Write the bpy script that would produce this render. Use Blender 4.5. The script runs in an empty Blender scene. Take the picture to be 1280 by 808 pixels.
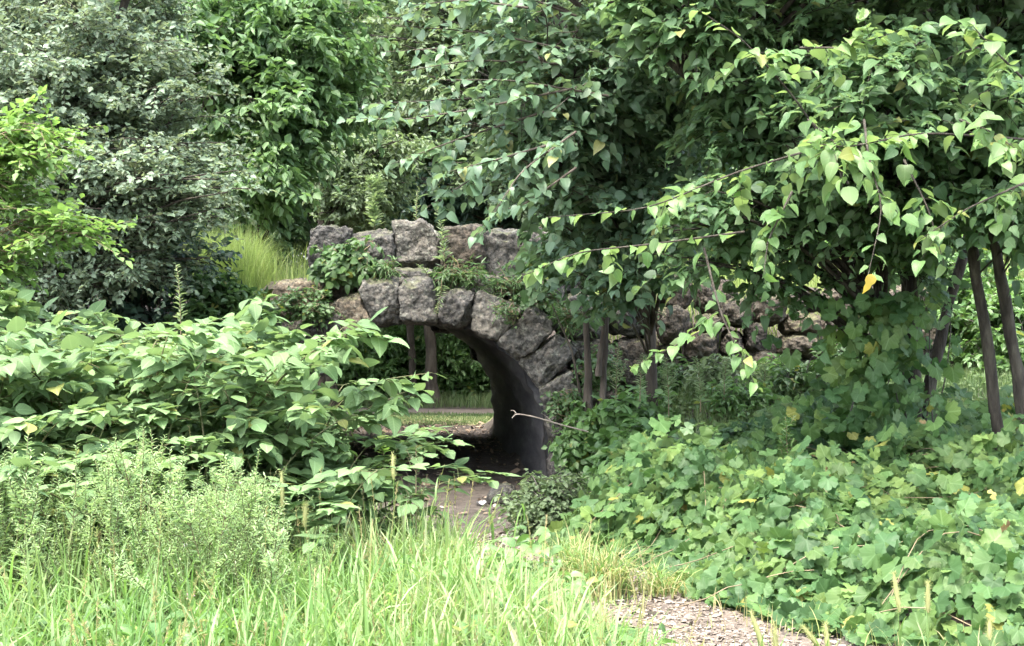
import bpy, math, random
import numpy as np
from mathutils import Vector, noise as mnoise

# ------------------------------------------------------------------ camera, sky, sun, exposure
S = bpy.context.scene
COL = S.collection
F = 1778.0            # focal length in pixels of a 1280 wide picture
EYE = 1.65
cam = bpy.data.cameras.new('camera'); camo = bpy.data.objects.new('camera', cam); COL.objects.link(camo)
cam.sensor_width = 36.0; cam.lens = 36.0 * F / 1280.0; cam.clip_end = 2000; cam.clip_start = 0.1
camo.location = (0, 0, EYE); camo.rotation_euler = (math.radians(90), 0, 0)
S.camera = camo

SUN_EL, SUN_AZ = 66.0, 208.0          # azimuth clockwise from +Y: behind the camera, to the left
W = bpy.data.worlds.new('World'); S.world = W; W.use_nodes = True
wn = W.node_tree.nodes; wl = W.node_tree.links
sky = wn.new('ShaderNodeTexSky'); sky.sky_type = 'NISHITA'; sky.sun_disc = False
sky.sun_elevation = math.radians(SUN_EL); sky.sun_rotation = math.radians(SUN_AZ)
sky.dust_density = 5.0; sky.ozone_density = 0.6; sky.air_density = 1.0
bg = wn['Background']; bg.inputs['Strength'].default_value = 0.15
hz_ = wn.new('ShaderNodeHueSaturation'); hz_.inputs['Saturation'].default_value = .75      # thin bright cloud whitens the sky
wl.new(sky.outputs[0], hz_.inputs['Color']); wl.new(hz_.outputs[0], bg.inputs['Color'])
sl = bpy.data.lights.new('sun', 'SUN'); sl.energy = 0.7; sl.angle = math.radians(18.0); sl.color = (1, 0.97, 0.93)
so = bpy.data.objects.new('sun', sl); COL.objects.link(so)
e, a = math.radians(SUN_EL), math.radians(SUN_AZ)
sd = Vector((math.sin(a) * math.cos(e), math.cos(a) * math.cos(e), math.sin(e)))
so.rotation_euler = sd.to_track_quat('Z', 'Y').to_euler(); so.location = sd * 50
S.view_settings.view_transform = 'Standard'; S.view_settings.look = 'None'
S.view_settings.exposure = 3.1; S.view_settings.gamma = 1.0
S.render.engine = 'CYCLES'
S.cycles.max_bounces = 9; S.cycles.diffuse_bounces = 6; S.cycles.glossy_bounces = 2; S.cycles.transmission_bounces = 4
S.cycles.transparent_max_bounces = 4
S.cycles.use_adaptive_sampling = True; S.cycles.adaptive_threshold = 0.02
S.cycles.use_denoising = True

RNG = np.random.default_rng(7)
random.seed(7)


def P(px, py, D):
    return np.array([(px - 640) / F * D, D, EYE - (py - 404) / F * D])


# ------------------------------------------------------------------ generic helpers
def tag(o, label=None, cat=None, group=None, kind=None):
    if label: o['label'] = label
    if cat: o['category'] = cat
    if group: o['group'] = group
    if kind: o['kind'] = kind
    return o


def empty(name, loc=(0, 0, 0)):
    o = bpy.data.objects.new(name, None); o.location = loc; COL.objects.link(o); o.empty_display_size = .1
    return o


def norm(v):
    return v / np.maximum(np.linalg.norm(v, axis=-1, keepdims=True), 1e-9)


class MB:
    """collects vertices and faces as arrays; build() links ONE mesh object"""
    def __init__(s):
        s.v = []; s.li = []; s.lt = []; s.uv = []; s.r = []; s.mi = []; s.n = 0

    def add(s, v, loops, tot, uv=None, rnd=None, mat=0):
        v = np.asarray(v, dtype=np.float32).reshape(-1, 3)
        s.v.append(v); s.li.append(np.asarray(loops, dtype=np.int64).ravel() + s.n)
        tot = np.asarray(tot, dtype=np.int64).ravel()
        s.lt.append(tot); s.mi.append(np.full(len(tot), mat, dtype=np.int32))
        s.uv.append(np.zeros((s.li[-1].size, 2), np.float32) if uv is None else np.asarray(uv, np.float32).reshape(-1, 2))
        s.r.append(np.zeros(len(v), np.float32) if rnd is None else np.asarray(rnd, np.float32).ravel())
        s.n += len(v)

    def inst(s, tmpl, pos, d, n, size, rnd=None, mat=0, width=None):
        """copies of a leaf template: tip direction d, face normal n"""
        tv, tl, tt, tuv = tmpl
        K = len(pos)
        if K == 0: return
        d = norm(np.asarray(d, float)); n = np.asarray(n, float)
        n = norm(n - (n * d).sum(-1, keepdims=True) * d)
        x = np.cross(d, n)
        size = np.broadcast_to(np.asarray(size, float), (K,))[:, None, None]
        wd = 1.0 if width is None else np.broadcast_to(np.asarray(width, float), (K,))[:, None, None]
        V = pos[:, None, :] + size * (wd * tv[None, :, 0:1] * x[:, None, :] + tv[None, :, 1:2] * d[:, None, :] + tv[None, :, 2:3] * n[:, None, :])
        nv = len(tv)
        L = tl[None, :] + (np.arange(K) * nv)[:, None]
        r = RNG.random(K) if rnd is None else rnd
        s.add(V, L, np.tile(tt, K), np.tile(tuv, (K, 1)), np.repeat(r, nv), mat)

    def tubes(s, Pts, R, sides=4, mat=0):
        """Pts (K,M,3) polylines, R (K,M) radii"""
        Pts = np.asarray(Pts, float); R = np.asarray(R, float)
        K, M, _ = Pts.shape
        T = np.gradient(Pts, axis=1); T = norm(T)
        ref = np.where(np.abs(T[..., 2:3]) > .9, np.array([1., 0, 0]), np.array([0, 0, 1.]))
        A = norm(np.cross(T, ref)); B = np.cross(T, A)
        ang = np.arange(sides) / sides * 2 * np.pi
        V = Pts[:, :, None, :] + R[:, :, None, None] * (np.cos(ang)[None, None, :, None] * A[:, :, None, :] + np.sin(ang)[None, None, :, None] * B[:, :, None, :])
        base = (np.arange(K) * M * sides)[:, None, None]
        i = np.arange(M - 1)[:, None]; j = np.arange(sides)[None, :]; j2 = (j + 1) % sides
        q = np.stack([i * sides + j, i * sides + j2, (i + 1) * sides + j2, (i + 1) * sides + j], -1).reshape(-1, 4)
        L = q[None] + base
        nq = K * len(q)
        u = np.stack([np.broadcast_to(j / sides, (M - 1, sides)), np.broadcast_to(i / M, (M - 1, sides))], -1)
        uv = np.repeat(u.reshape(-1, 2), 4, axis=0)
        s.add(V, L, np.full(nq, 4), np.tile(uv, (K, 1)), np.repeat(RNG.random(K), M * sides), mat)

    def tube(s, pts, r, sides=8, mat=0):
        s.tubes(np.asarray(pts, float)[None], np.asarray(r, float)[None], sides, mat)

    def build(s, name, mats, parent=None, smooth=True, loc=None):
        me = bpy.data.meshes.new(name)
        v = np.concatenate(s.v); li = np.concatenate(s.li).astype(np.int32); lt = np.concatenate(s.lt).astype(np.int32)
        if loc is not None: v = v - np.asarray(loc, np.float32)
        me.vertices.add(len(v)); me.vertices.foreach_set('co', v.ravel())
        me.loops.add(len(li)); me.loops.foreach_set('vertex_index', li)
        me.polygons.add(len(lt)); ls = np.concatenate([[0], np.cumsum(lt)[:-1]]).astype(np.int32)
        me.polygons.foreach_set('loop_start', ls); me.polygons.foreach_set('loop_total', lt)
        me.polygons.foreach_set('material_index', np.concatenate(s.mi))
        uvl = me.uv_layers.new(name='UVMap'); uvl.data.foreach_set('uv', np.concatenate(s.uv).ravel())
        at = me.attributes.new('rnd', 'FLOAT', 'POINT'); at.data.foreach_set('value', np.concatenate(s.r))
        me.polygons.foreach_set('use_smooth', np.full(len(lt), smooth))
        for m in (mats if isinstance(mats, (list, tuple)) else [mats]): me.materials.append(m)
        me.update(calc_edges=True)
        o = bpy.data.objects.new(name, me); COL.objects.link(o)
        if parent: o.parent = parent
        elif loc is not None: o.location = loc
        return o


def copy_tree(o, parent=None):
    c = o.copy(); COL.objects.link(c)
    if parent: c.parent = parent
    for ch in list(o.children): copy_tree(ch, c)
    return c


# ------------------------------------------------------------------ leaf templates
def packT(v, faces, uv):
    v = np.array(v, float)
    tl = np.array([i for f in faces for i in f]); tt = np.array([len(f) for f in faces])
    uv = np.array(uv, float)
    return v, tl, tt, uv[tl]


def ovate(ts, ws, fold=.3, curl=.25, twist=0.0, wav=0.0, seed=0):
    """leaf from base to tip; ts interior stations, ws half widths (leaf length 1)"""
    r = random.Random(seed)
    v = [(0, 0, 0)]; uv = [(.5, 0)]
    n = len(ts)
    for t, w in zip(ts, ws):
        z = -curl * t * t
        tw = twist * t
        for sx in (-1, 0, 1):
            zz = z + (fold * w if sx else 0) + sx * tw * w + (r.uniform(-wav, wav) if sx else 0)
            v.append((sx * w, t, zz)); uv.append((.5 + sx * w, t))
    v.append((0, 1, -curl * 1.15)); uv.append((.5, 1))
    tip = len(v) - 1
    f = [(0, 2, 1), (0, 3, 2)]
    for k in range(n - 1):
        b = 1 + 3 * k
        f += [(b, b + 1, b + 4, b + 3), (b + 1, b + 2, b + 5, b + 4)]
    b = 1 + 3 * (n - 1)
    f += [(b, b + 1, tip), (b + 1, b + 2, tip)]
    return packT(v, f, uv)


def lo_leaf(w=.3, fold=.3, curl=.2):
    v = [(0, 0, 0), (-w, .38, fold * w), (-w * .6, .75, fold * w - curl * .5), (0, 1, -curl), (w * .6, .75, fold * w - curl * .5), (w, .38, fold * w)]
    uv = [(.5, 0), (.5 - w, .4), (.5 - w * .6, .75), (.5, 1), (.5 + w * .6, .75), (.5 + w, .4)]
    return packT(v, [(0, 3, 2, 1), (0, 5, 4, 3)], uv)


def grape(seed=0, cup=.25):
    r = random.Random(seed)
    n = 25
    v = [(0, .12, 0)]; uv = [(.5, .5)]
    for i in range(n):
        th = math.radians(-158 + 316 * i / (n - 1))        # from the petiole sinus round the tip
        lobes = .36 + .16 * math.exp(-(th / .42) ** 2) + .09 * math.exp(-((abs(th) - 1.05) / .33) ** 2) + .03 * math.exp(-((abs(th) - 2.2) / .4) ** 2)
        rad = lobes * (1.07 if i % 2 else .95) * r.uniform(.95, 1.05)
        x, y = rad * math.sin(th) * 1.1, .12 + rad * math.cos(th)
        v.append((x, y, -cup * (x * x + (y - .12) ** 2) * 1.3 + r.uniform(-.03, .03) + .05 * math.cos(5 * th))); uv.append((.5 + x, .38 + y))
    f = [(0, i + 1, i) for i in range(1, n)]
    return packT(v, f, uv)


def compound(pairs=4, leaflet_w=.3, ll=.42, droop=.35, fold=.2):
    """pinnate leaf of paired leaflets on a curved stalk"""
    v = []; f = []; uv = []
    def put(o, d, sz):
        d = np.array(d); d /= np.linalg.norm(d)
        nrm = np.array([0, 0, 1.]); x = np.cross(d, nrm); x /= np.linalg.norm(x); nn = np.cross(x, d)
        b = len(v)
        tv, tl, tt, tuv = lo_leaf(leaflet_w, fold, .2)
        for q in tv: v.append(tuple(np.array(o) + sz * (q[0] * x + q[1] * d + q[2] * nn)))
        for q in [(.5, 0), (.2, .4), (.3, .75), (.5, 1), (.7, .75), (.8, .4)]: uv.append(q)
        f.extend([(b, b + 3, b + 2, b + 1), (b, b + 5, b + 4, b + 3)])
    for k in range(pairs):
        t = .2 + .7 * k / pairs
        o = (0, t, -droop * t * t)
        for sx in (-1, 1): put(o, (sx, .55, -.35), ll * (1 - .25 * abs(t - .5)))
    put((0, .9, -droop * .8), (0, 1, -.5), ll)
    return packT(v, f, uv)


KNOT = [ovate([.06, .22, .45, .7, .88], [.2, .36, .38, .27, .12], fold=fo*.5, curl=c*.7, twist=t, wav=.012, seed=s) for s, (fo, c, t) in enumerate([(.25, .2, 0), (.4, .4, .15), (.15, .12, -.1), (.35, .55, .1)])]
MULB = [ovate([.05, .2, .38, .5, .68, .86], [.24, .4, .37, .24, .26, .1], fold=.2, curl=.35, twist=.2, wav=.03, seed=31), ovate([.05, .22, .45, .68, .86], [.2, .33, .3, .2, .08], fold=.35, curl=.2, twist=.3, wav=.03, seed=32)] + [ovate([.05, .22, .45, .68, .86], [.28, .42, .43, .34, .17], fold=fo, curl=c, twist=t, wav=.03, seed=s + 9) for s, (fo, c, t) in enumerate([(.2, .3, .1), (.35, .5, -.2), (.12, .15, .2), (.25, .7, 0)])]
LOMID = [lo_leaf(.33, .35, .25), lo_leaf(.28, .5, .4), lo_leaf(.36, .2, .1)]
ROUND = [lo_leaf(.4, .3, .15), lo_leaf(.42, .15, .25)]
LANCE = [lo_leaf(.1, .4, .25), lo_leaf(.13, .3, .45), lo_leaf(.11, .2, .1)]
GRAPE = [grape(s, c) for s, c in ((1, .25), (2, .45), (3, .1), (4, .6))]
ASH = [compound(2, .3, .55, .4), compound(3, .3, .5, .6), compound(2, .32, .55, .25)]
LOCUST = [compound(6, .4, .2, .25), compound(5, .42, .24, .4)]

# ------------------------------------------------------------------ materials
def newmat(name):
    m = bpy.data.materials.new(name); m.use_nodes = True
    nt = m.node_tree; nt.nodes.clear()
    out = nt.nodes.new('ShaderNodeOutputMaterial')
    return m, nt, nt.nodes, nt.links, out


def ramp(nd, stops):
    r = nd.new('ShaderNodeValToRGB'); cr = r.color_ramp
    while len(cr.elements) > 1: cr.elements.remove(cr.elements[-1])
    cr.elements[0].position = stops[0][0]; cr.elements[0].color = (*stops[0][1], 1)
    for p, c in stops[1:]:
        el = cr.elements.new(p); el.color = (*c, 1)
    return r


def leafmat(name, cols, rough=.42, spec=.5, trans=.35, clump=1.2, veins=0.0, back=None, spots=0.0, tcol=None):
    """cols: colours a leaf may have, by its own random value and by patches of the plant"""
    m, nt, nd, lk, out = newmat(name)
    at = nd.new('ShaderNodeAttribute'); at.attribute_name = 'rnd'
    tc = nd.new('ShaderNodeTexCoord')
    nz = nd.new('ShaderNodeTexNoise'); nz.inputs['Scale'].default_value = clump; nz.inputs['Detail'].default_value = 2
    lk.new(tc.outputs['Object'], nz.inputs['Vector'])
    mx = nd.new('ShaderNodeMath'); mx.operation = 'MULTIPLY_ADD'; mx.inputs[1].default_value = .6
    lk.new(at.outputs['Fac'], mx.inputs[0])
    ms = nd.new('ShaderNodeMath'); ms.operation = 'MULTIPLY_ADD'; ms.inputs[1].default_value = 1.5; ms.inputs[2].default_value = -.55
    lk.new(nz.outputs['Fac'], ms.inputs[0]); lk.new(ms.outputs[0], mx.inputs[2])
    trans = min(.5, trans + .1)
    cols = [(c[0] * .97, c[1], min(.4, c[2] * 1.1 + .004)) for c in cols]
    rp = ramp(nd, [(i / max(1, len(cols) - 1), c) for i, c in enumerate(cols)])
    lk.new(mx.outputs[0], rp.inputs['Fac'])
    col = rp.outputs['Color']
    # leaves differ in tone one by one; a few are yellowing
    fm = nd.new('ShaderNodeMath'); fm.operation = 'MULTIPLY'; fm.inputs[1].default_value = 37.0; lk.new(at.outputs['Fac'], fm.inputs[0])
    ff = nd.new('ShaderNodeMath'); ff.operation = 'FRACT'; lk.new(fm.outputs[0], ff.inputs[0])
    fv = nd.new('ShaderNodeMath'); fv.operation = 'MULTIPLY_ADD'; fv.inputs[1].default_value = .42; fv.inputs[2].default_value = .79; lk.new(ff.outputs[0], fv.inputs[0])
    hv = nd.new('ShaderNodeHueSaturation'); lk.new(col, hv.inputs['Color']); lk.new(fv.outputs[0], hv.inputs['Value']); col = hv.outputs[0]
    if veins > 0:
        gt = nd.new('ShaderNodeMath'); gt.operation = 'GREATER_THAN'; gt.inputs[1].default_value = .982; lk.new(at.outputs['Fac'], gt.inputs[0])
        gf = nd.new('ShaderNodeMath'); gf.operation = 'MULTIPLY'; gf.inputs[1].default_value = .55; lk.new(gt.outputs[0], gf.inputs[0])
        my = nd.new('ShaderNodeMix'); my.data_type = 'RGBA'; lk.new(gf.outputs[0], my.inputs['Factor']); lk.new(col, my.inputs['A']); my.inputs['B'].default_value = (.26, .23, .05, 1)
        col = my.outputs['Result']
    if veins > 0:
        uv = nd.new('ShaderNodeUVMap'); sp = nd.new('ShaderNodeSeparateXYZ'); lk.new(uv.outputs[0], sp.inputs[0])
        def M(op, a, b=None, c=None):
            q = nd.new('ShaderNodeMath'); q.operation = op
            for i, z in enumerate((a, b, c)):
                if z is None: continue
                if isinstance(z, (int, float)): q.inputs[i].default_value = z
                else: lk.new(z, q.inputs[i])
            return q.outputs[0]
        du = M('ABSOLUTE', M('SUBTRACT', sp.outputs['X'], .5))
        mid = M('SMOOTH_MIN', M('MULTIPLY', du, 28.0), 1.0, .2)
        side = M('PINGPONG', M('SUBTRACT', M('MULTIPLY', sp.outputs['Y'], 7.0), M('MULTIPLY', du, 6.0)), .5)
        sidev = M('SMOOTH_MIN', M('MULTIPLY', side, 7.0), 1.0, .2)
        vein = M('SUBTRACT', 1.0, M('MULTIPLY', mid, M('MULTIPLY_ADD', sidev, .35, .65)))
        mixc = nd.new('ShaderNodeMix'); mixc.data_type = 'RGBA'
        lk.new(M('MULTIPLY', vein, veins), mixc.inputs['Factor']); lk.new(col, mixc.inputs['A'])
        hs = nd.new('ShaderNodeHueSaturation'); hs.inputs['Value'].default_value = 1.9; hs.inputs['Saturation'].default_value = .8
        lk.new(col, hs.inputs['Color']); lk.new(hs.outputs[0], mixc.inputs['B'])
        col = mixc.outputs['Result']
    if spots > 0:
        n2 = nd.new('ShaderNodeTexNoise'); n2.inputs['Scale'].default_value = 38; lk.new(tc.outputs['Object'], n2.inputs['Vector'])
        r2 = ramp(nd, [(.66, (0, 0, 0)), (.72, (1, 1, 1))]); lk.new(n2.outputs['Fac'], r2.inputs['Fac'])
        mixs = nd.new('ShaderNodeMix'); mixs.data_type = 'RGBA'
        q = nd.new('ShaderNodeMath'); q.operation = 'MULTIPLY'; q.inputs[1].default_value = spots; lk.new(r2.outputs['Color'], q.inputs[0])
        lk.new(q.outputs[0], mixs.inputs['Factor']); lk.new(col, mixs.inputs['A']); mixs.inputs['B'].default_value = (.16, .12, .04, 1)
        col = mixs.outputs['Result']
    if back:
        gm = nd.new('ShaderNodeNewGeometry'); mb = nd.new('ShaderNodeMix'); mb.data_type = 'RGBA'
        lk.new(gm.outputs['Backfacing'], mb.inputs['Factor']); lk.new(col, mb.inputs['A'])
        h2 = nd.new('ShaderNodeMix'); h2.data_type = 'RGBA'; h2.inputs['Factor'].default_value = .6
        lk.new(col, h2.inputs['A']); h2.inputs['B'].default_value = (*back, 1); lk.new(h2.outputs['Result'], mb.inputs['B'])
        col = mb.outputs['Result']
    b = nd.new('ShaderNodeBsdfPrincipled'); lk.new(col, b.inputs['Base Color'])
    b.inputs['Roughness'].default_value = rough; b.inputs['Specular IOR Level'].default_value = spec
    t = nd.new('ShaderNodeBsdfTranslucent')
    h3 = nd.new('ShaderNodeMix'); h3.data_type = 'RGBA'; h3.blend_type = 'MULTIPLY'; h3.inputs['Factor'].default_value = 1
    lk.new(col, h3.inputs['A']); h3.inputs['B'].default_value = (*(tcol or (1.15, 1.2, .75)), 1); lk.new(h3.outputs['Result'], t.inputs['Color'])
    ml = nd.new('ShaderNodeMixShader'); ml.inputs['Fac'].default_value = trans
    lk.new(b.outputs[0], ml.inputs[1]); lk.new(t.outputs[0], ml.inputs[2]); lk.new(ml.outputs[0], out.inputs['Surface'])
    return m


def solidmat(name, stops, scale=6, rough=.9, bump=.3, bscale=30, detail=6, stretch=None, spec=.3, bdist=.02):
    m, nt, nd, lk, out = newmat(name)
    tc = nd.new('ShaderNodeTexCoord'); mp = nd.new('ShaderNodeMapping'); lk.new(tc.outputs['Object'], mp.inputs['Vector'])
    if stretch: mp.inputs['Scale'].default_value = stretch
    nz = nd.new('ShaderNodeTexNoise'); nz.inputs['Scale'].default_value = scale; nz.inputs['Detail'].default_value = detail
    nz.inputs['Roughness'].default_value = .65
    lk.new(mp.outputs[0], nz.inputs['Vector'])
    rp = ramp(nd, stops); lk.new(nz.outputs['Fac'], rp.inputs['Fac'])
    b = nd.new('ShaderNodeBsdfPrincipled'); lk.new(rp.outputs[0], b.inputs['Base Color'])
    b.inputs['Roughness'].default_value = rough; b.inputs['Specular IOR Level'].default_value = spec
    n2 = nd.new('ShaderNodeTexNoise'); n2.inputs['Scale'].default_value = bscale; n2.inputs['Detail'].default_value = 5
    lk.new(mp.outputs[0], n2.inputs['Vector'])
    bp = nd.new('ShaderNodeBump'); bp.inputs['Strength'].default_value = bump; bp.inputs['Distance'].default_value = bdist
    lk.new(n2.outputs['Fac'], bp.inputs['Height']); lk.new(bp.outputs[0], b.inputs['Normal'])
    lk.new(b.outputs[0], out.inputs['Surface'])
    return m


def rndmat(name, stops, rough=.85):
    m, nt, nd, lk, out = newmat(name)
    at = nd.new('ShaderNodeAttribute'); at.attribute_name = 'rnd'
    rp = ramp(nd, stops); lk.new(at.outputs['Fac'], rp.inputs['Fac'])
    b = nd.new('ShaderNodeBsdfPrincipled'); lk.new(rp.outputs[0], b.inputs['Base Color']); b.inputs['Roughness'].default_value = rough
    lk.new(b.outputs[0], out.inputs['Surface'])
    return m


def stonemat(name, dark, mid, light, warm, lichen=.35):
    """conglomerate boulder: pebbles, crust, lichen patches, dark stains"""
    m, nt, nd, lk, out = newmat(name)
    tc = nd.new('ShaderNodeTexCoord')
    n1 = nd.new('ShaderNodeTexNoise'); n1.inputs['Scale'].default_value = 3.2; n1.inputs['Detail'].default_value = 9; n1.inputs['Roughness'].default_value = .7
    lk.new(tc.outputs['Object'], n1.inputs['Vector'])
    rp = ramp(nd, [(.3, dark), (.47, mid), (.58, mid), (.74, light)]); lk.new(n1.outputs['Fac'], rp.inputs['Fac'])
    vo = nd.new('ShaderNodeTexVoronoi'); vo.inputs['Scale'].default_value = 26; lk.new(tc.outputs['Object'], vo.inputs['Vector'])
    sp = nd.new('ShaderNodeSeparateColor'); lk.new(vo.outputs['Color'], sp.inputs[0])
    rv = ramp(nd, [(0, (.45, .45, .45)), (.5, (1, 1, 1)), (1, (1.7, 1.55, 1.4))]); lk.new(sp.outputs[0], rv.inputs['Fac'])
    m1 = nd.new('ShaderNodeMix'); m1.data_type = 'RGBA'; m1.blend_type = 'MULTIPLY'; m1.inputs['Factor'].default_value = .55
    lk.new(rp.outputs[0], m1.inputs['A']); lk.new(rv.outputs[0], m1.inputs['B'])
    n3 = nd.new('ShaderNodeTexNoise'); n3.inputs['Scale'].default_value = 1.4; n3.inputs['Detail'].default_value = 4
    lk.new(tc.outputs['Object'], n3.inputs['Vector'])
    r3 = ramp(nd, [(.5, (0, 0, 0)), (.66, (1, 1, 1))]); lk.new(n3.outputs['Fac'], r3.inputs['Fac'])
    m2 = nd.new('ShaderNodeMix'); m2.data_type = 'RGBA'
    q0 = nd.new('ShaderNodeMath'); q0.operation = 'MULTIPLY'; q0.inputs[1].default_value = .45; lk.new(r3.outputs[0], q0.inputs[0])
    lk.new(q0.outputs[0], m2.inputs['Factor']); lk.new(m1.outputs['Result'], m2.inputs['A']); m2.inputs['B'].default_value = (*warm, 1)
    n4 = nd.new('ShaderNodeTexNoise'); n4.inputs['Scale'].default_value = 11; n4.inputs['Detail'].default_value = 6; n4.inputs['Roughness'].default_value = .75
    lk.new(tc.outputs['Object'], n4.inputs['Vector'])
    r4 = ramp(nd, [(.56, (0, 0, 0)), (.63, (1, 1, 1))]); lk.new(n4.outputs['Fac'], r4.inputs['Fac'])
    q = nd.new('ShaderNodeMath'); q.operation = 'MULTIPLY'; q.inputs[1].default_value = lichen; lk.new(r4.outputs[0], q.inputs[0])
    m3 = nd.new('ShaderNodeMix'); m3.data_type = 'RGBA'; lk.new(q.outputs[0], m3.inputs['Factor'])
    lk.new(m2.outputs['Result'], m3.inputs['A']); m3.inputs['B'].default_value = (.25, .27, .23, 1)
    ge = nd.new('ShaderNodeNewGeometry'); sx_ = nd.new('ShaderNodeSeparateXYZ'); lk.new(ge.outputs['Normal'], sx_.inputs[0])
    n7 = nd.new('ShaderNodeTexNoise'); n7.inputs['Scale'].default_value = 4.5; n7.inputs['Detail'].default_value = 6; lk.new(tc.outputs['Object'], n7.inputs['Vector'])
    mo = nd.new('ShaderNodeMath'); mo.operation = 'MULTIPLY_ADD'; mo.inputs[1].default_value = .45; lk.new(sx_.outputs['Z'], mo.inputs[0]); lk.new(n7.outputs['Fac'], mo.inputs[2])
    r7 = ramp(nd, [(.78, (0, 0, 0)), (.96, (.5, .5, .5))]); lk.new(mo.outputs[0], r7.inputs['Fac'])
    mm = nd.new('ShaderNodeMix'); mm.data_type = 'RGBA'; lk.new(r7.outputs[0], mm.inputs['Factor']); lk.new(m3.outputs['Result'], mm.inputs['A']); mm.inputs['B'].default_value = (.075, .085, .035, 1)
    m3 = mm
    oi = nd.new('ShaderNodeObjectInfo'); ro = ramp(nd, [(0, (.7, .7, .72)), (.5, (1, .98, .95)), (1, (1.3, 1.27, 1.2))]); lk.new(oi.outputs['Random'], ro.inputs['Fac'])
    n6 = nd.new('ShaderNodeTexNoise'); n6.inputs['Scale'].default_value = 17; n6.inputs['Detail'].default_value = 5; n6.inputs['Roughness'].default_value = .8; lk.new(tc.outputs['Object'], n6.inputs['Vector'])
    r6 = ramp(nd, [(.36, (.18, .18, .19)), (.48, (.95, .95, .95)), (.62, (1.75, 1.75, 1.72))]); lk.new(n6.outputs['Fac'], r6.inputs['Fac'])
    m4 = nd.new('ShaderNodeMix'); m4.data_type = 'RGBA'; m4.blend_type = 'MULTIPLY'; m4.inputs['Factor'].default_value = 1; lk.new(m3.outputs['Result'], m4.inputs['A']); lk.new(ro.outputs[0], m4.inputs['B'])
    m5 = nd.new('ShaderNodeMix'); m5.data_type = 'RGBA'; m5.blend_type = 'MULTIPLY'; m5.inputs['Factor'].default_value = .8; lk.new(m4.outputs['Result'], m5.inputs['A']); lk.new(r6.outputs[0], m5.inputs['B'])
    b = nd.new('ShaderNodeBsdfPrincipled'); lk.new(m5.outputs['Result'], b.inputs['Base Color']); b.inputs['Roughness'].default_value = .88
    b.inputs['Specular IOR Level'].default_value = .3
    bp = nd.new('ShaderNodeBump'); bp.inputs['Strength'].default_value = .9; bp.inputs['Distance'].default_value = .025
    ad = nd.new('ShaderNodeMath'); ad.operation = 'MULTIPLY_ADD'; ad.inputs[1].default_value = -.6
    lk.new(vo.outputs['Distance'], ad.inputs[0]); lk.new(n4.outputs['Fac'], ad.inputs[2])
    lk.new(ad.outputs[0], bp.inputs['Height']); lk.new(bp.outputs[0], b.inputs['Normal'])
    lk.new(b.outputs[0], out.inputs['Surface'])
    return m


M = {}
M['knot'] = leafmat('knotweed leaf', [(.1, .172, .06), (.13, .21, .074), (.165, .25, .082)], .62, .28, .28, 1.6, veins=.5, back=(.17, .24, .13))
M['knot_stem'] = solidmat('knotweed stem', [(.3, (.09, .07, .035)), (.7, (.09, .12, .045))], 9, .6, .1)
M['mulb'] = leafmat('mulberry leaf', [(.068, .132, .052), (.095, .172, .062), (.13, .22, .075)], .5, .42, .4, 1.0, veins=.3, back=(.14, .2, .12))
M['mulb_soft'] = leafmat('painted sheen mulberry leaf', [(.075, .135, .07), (.1, .17, .085), (.14, .22, .095)], .48, .5, .35, 1.0, veins=.25, back=(.16, .22, .14))  # paler and greyer than the other mulberry: sky sheen put into the colour
M['mulb_young'] = leafmat('young mulberry leaf', [(.085, .165, .045), (.12, .21, .055), (.16, .25, .07)], .48, .45, .38, 2.0, veins=.3, back=(.2, .27, .13), spots=.35)
M['yellow'] = leafmat('yellow leaf', [(.42, .3, .05), (.48, .35, .07)], .5, .4, .3, 2.0, spots=.8)
M['grape'] = leafmat('grape leaf', [(.037, .085, .025), (.056, .116, .03), (.09, .156, .037), (.155, .22, .048)], .55, .28, .3, 1.3, veins=.5, back=(.15, .22, .12))
M['grape_old'] = leafmat('ageing grape leaf', [(.2, .22, .05), (.26, .2, .07), (.2, .12, .06)], .6, .3, .3, 2.0, veins=.4, spots=.6)
M['silver'] = leafmat('grey green leaf', [(.095, .145, .075), (.13, .185, .1), (.175, .23, .14)], .5, .45, .28, .8, back=(.24, .28, .2))
M['ash'] = leafmat('pinnate leaf', [(.08, .145, .055), (.11, .19, .065), (.145, .235, .08)], .5, .4, .35, .7)
M['locust'] = leafmat('yellow green leaf', [(.125, .21, .055), (.165, .265, .07), (.21, .31, .09)], .45, .4, .45, 1.5)
M['wood_a'] = leafmat('wood leaf', [(.06, .11, .042), (.085, .145, .055), (.115, .18, .075)], .45, .45, .35, .5)
M['wood_b'] = leafmat('pale wood leaf', [(.11, .155, .075), (.14, .195, .09), (.175, .225, .115)], .5, .4, .35, .5)
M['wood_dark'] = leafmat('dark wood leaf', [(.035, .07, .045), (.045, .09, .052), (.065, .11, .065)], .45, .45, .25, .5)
M['bush'] = leafmat('bush leaf', [(.05, .1, .03), (.075, .14, .04), (.11, .18, .055)], .45, .45, .3, 1.5, veins=.2)
M['lightbush'] = leafmat('light bush leaf', [(.08, .16, .045), (.11, .2, .055), (.15, .25, .07)], .45, .45, .32, 1.5, veins=.3)
M['greybush'] = leafmat('grey bush leaf', [(.13, .19, .08), (.17, .23, .105), (.21, .26, .13)], .5, .4, .3, 2.0)
M['mugwort'] = leafmat('feathery weed leaf', [(.25, .37, .14), (.3, .41, .18), (.36, .44, .22)], .55, .35, .3, 1.5, tcol=(1.15, 1.15, .8))
M['spikeweed'] = leafmat('narrow weed leaf', [(.17, .24, .11), (.23, .3, .15), (.3, .35, .2)], .55, .3, .3, 2.0)
M['grass'] = leafmat('grass blade', [(.095, .18, .045), (.135, .235, .058), (.175, .275, .078), (.23, .305, .105), (.28, .3, .14)], .45, .45, .38, .8)
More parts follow.
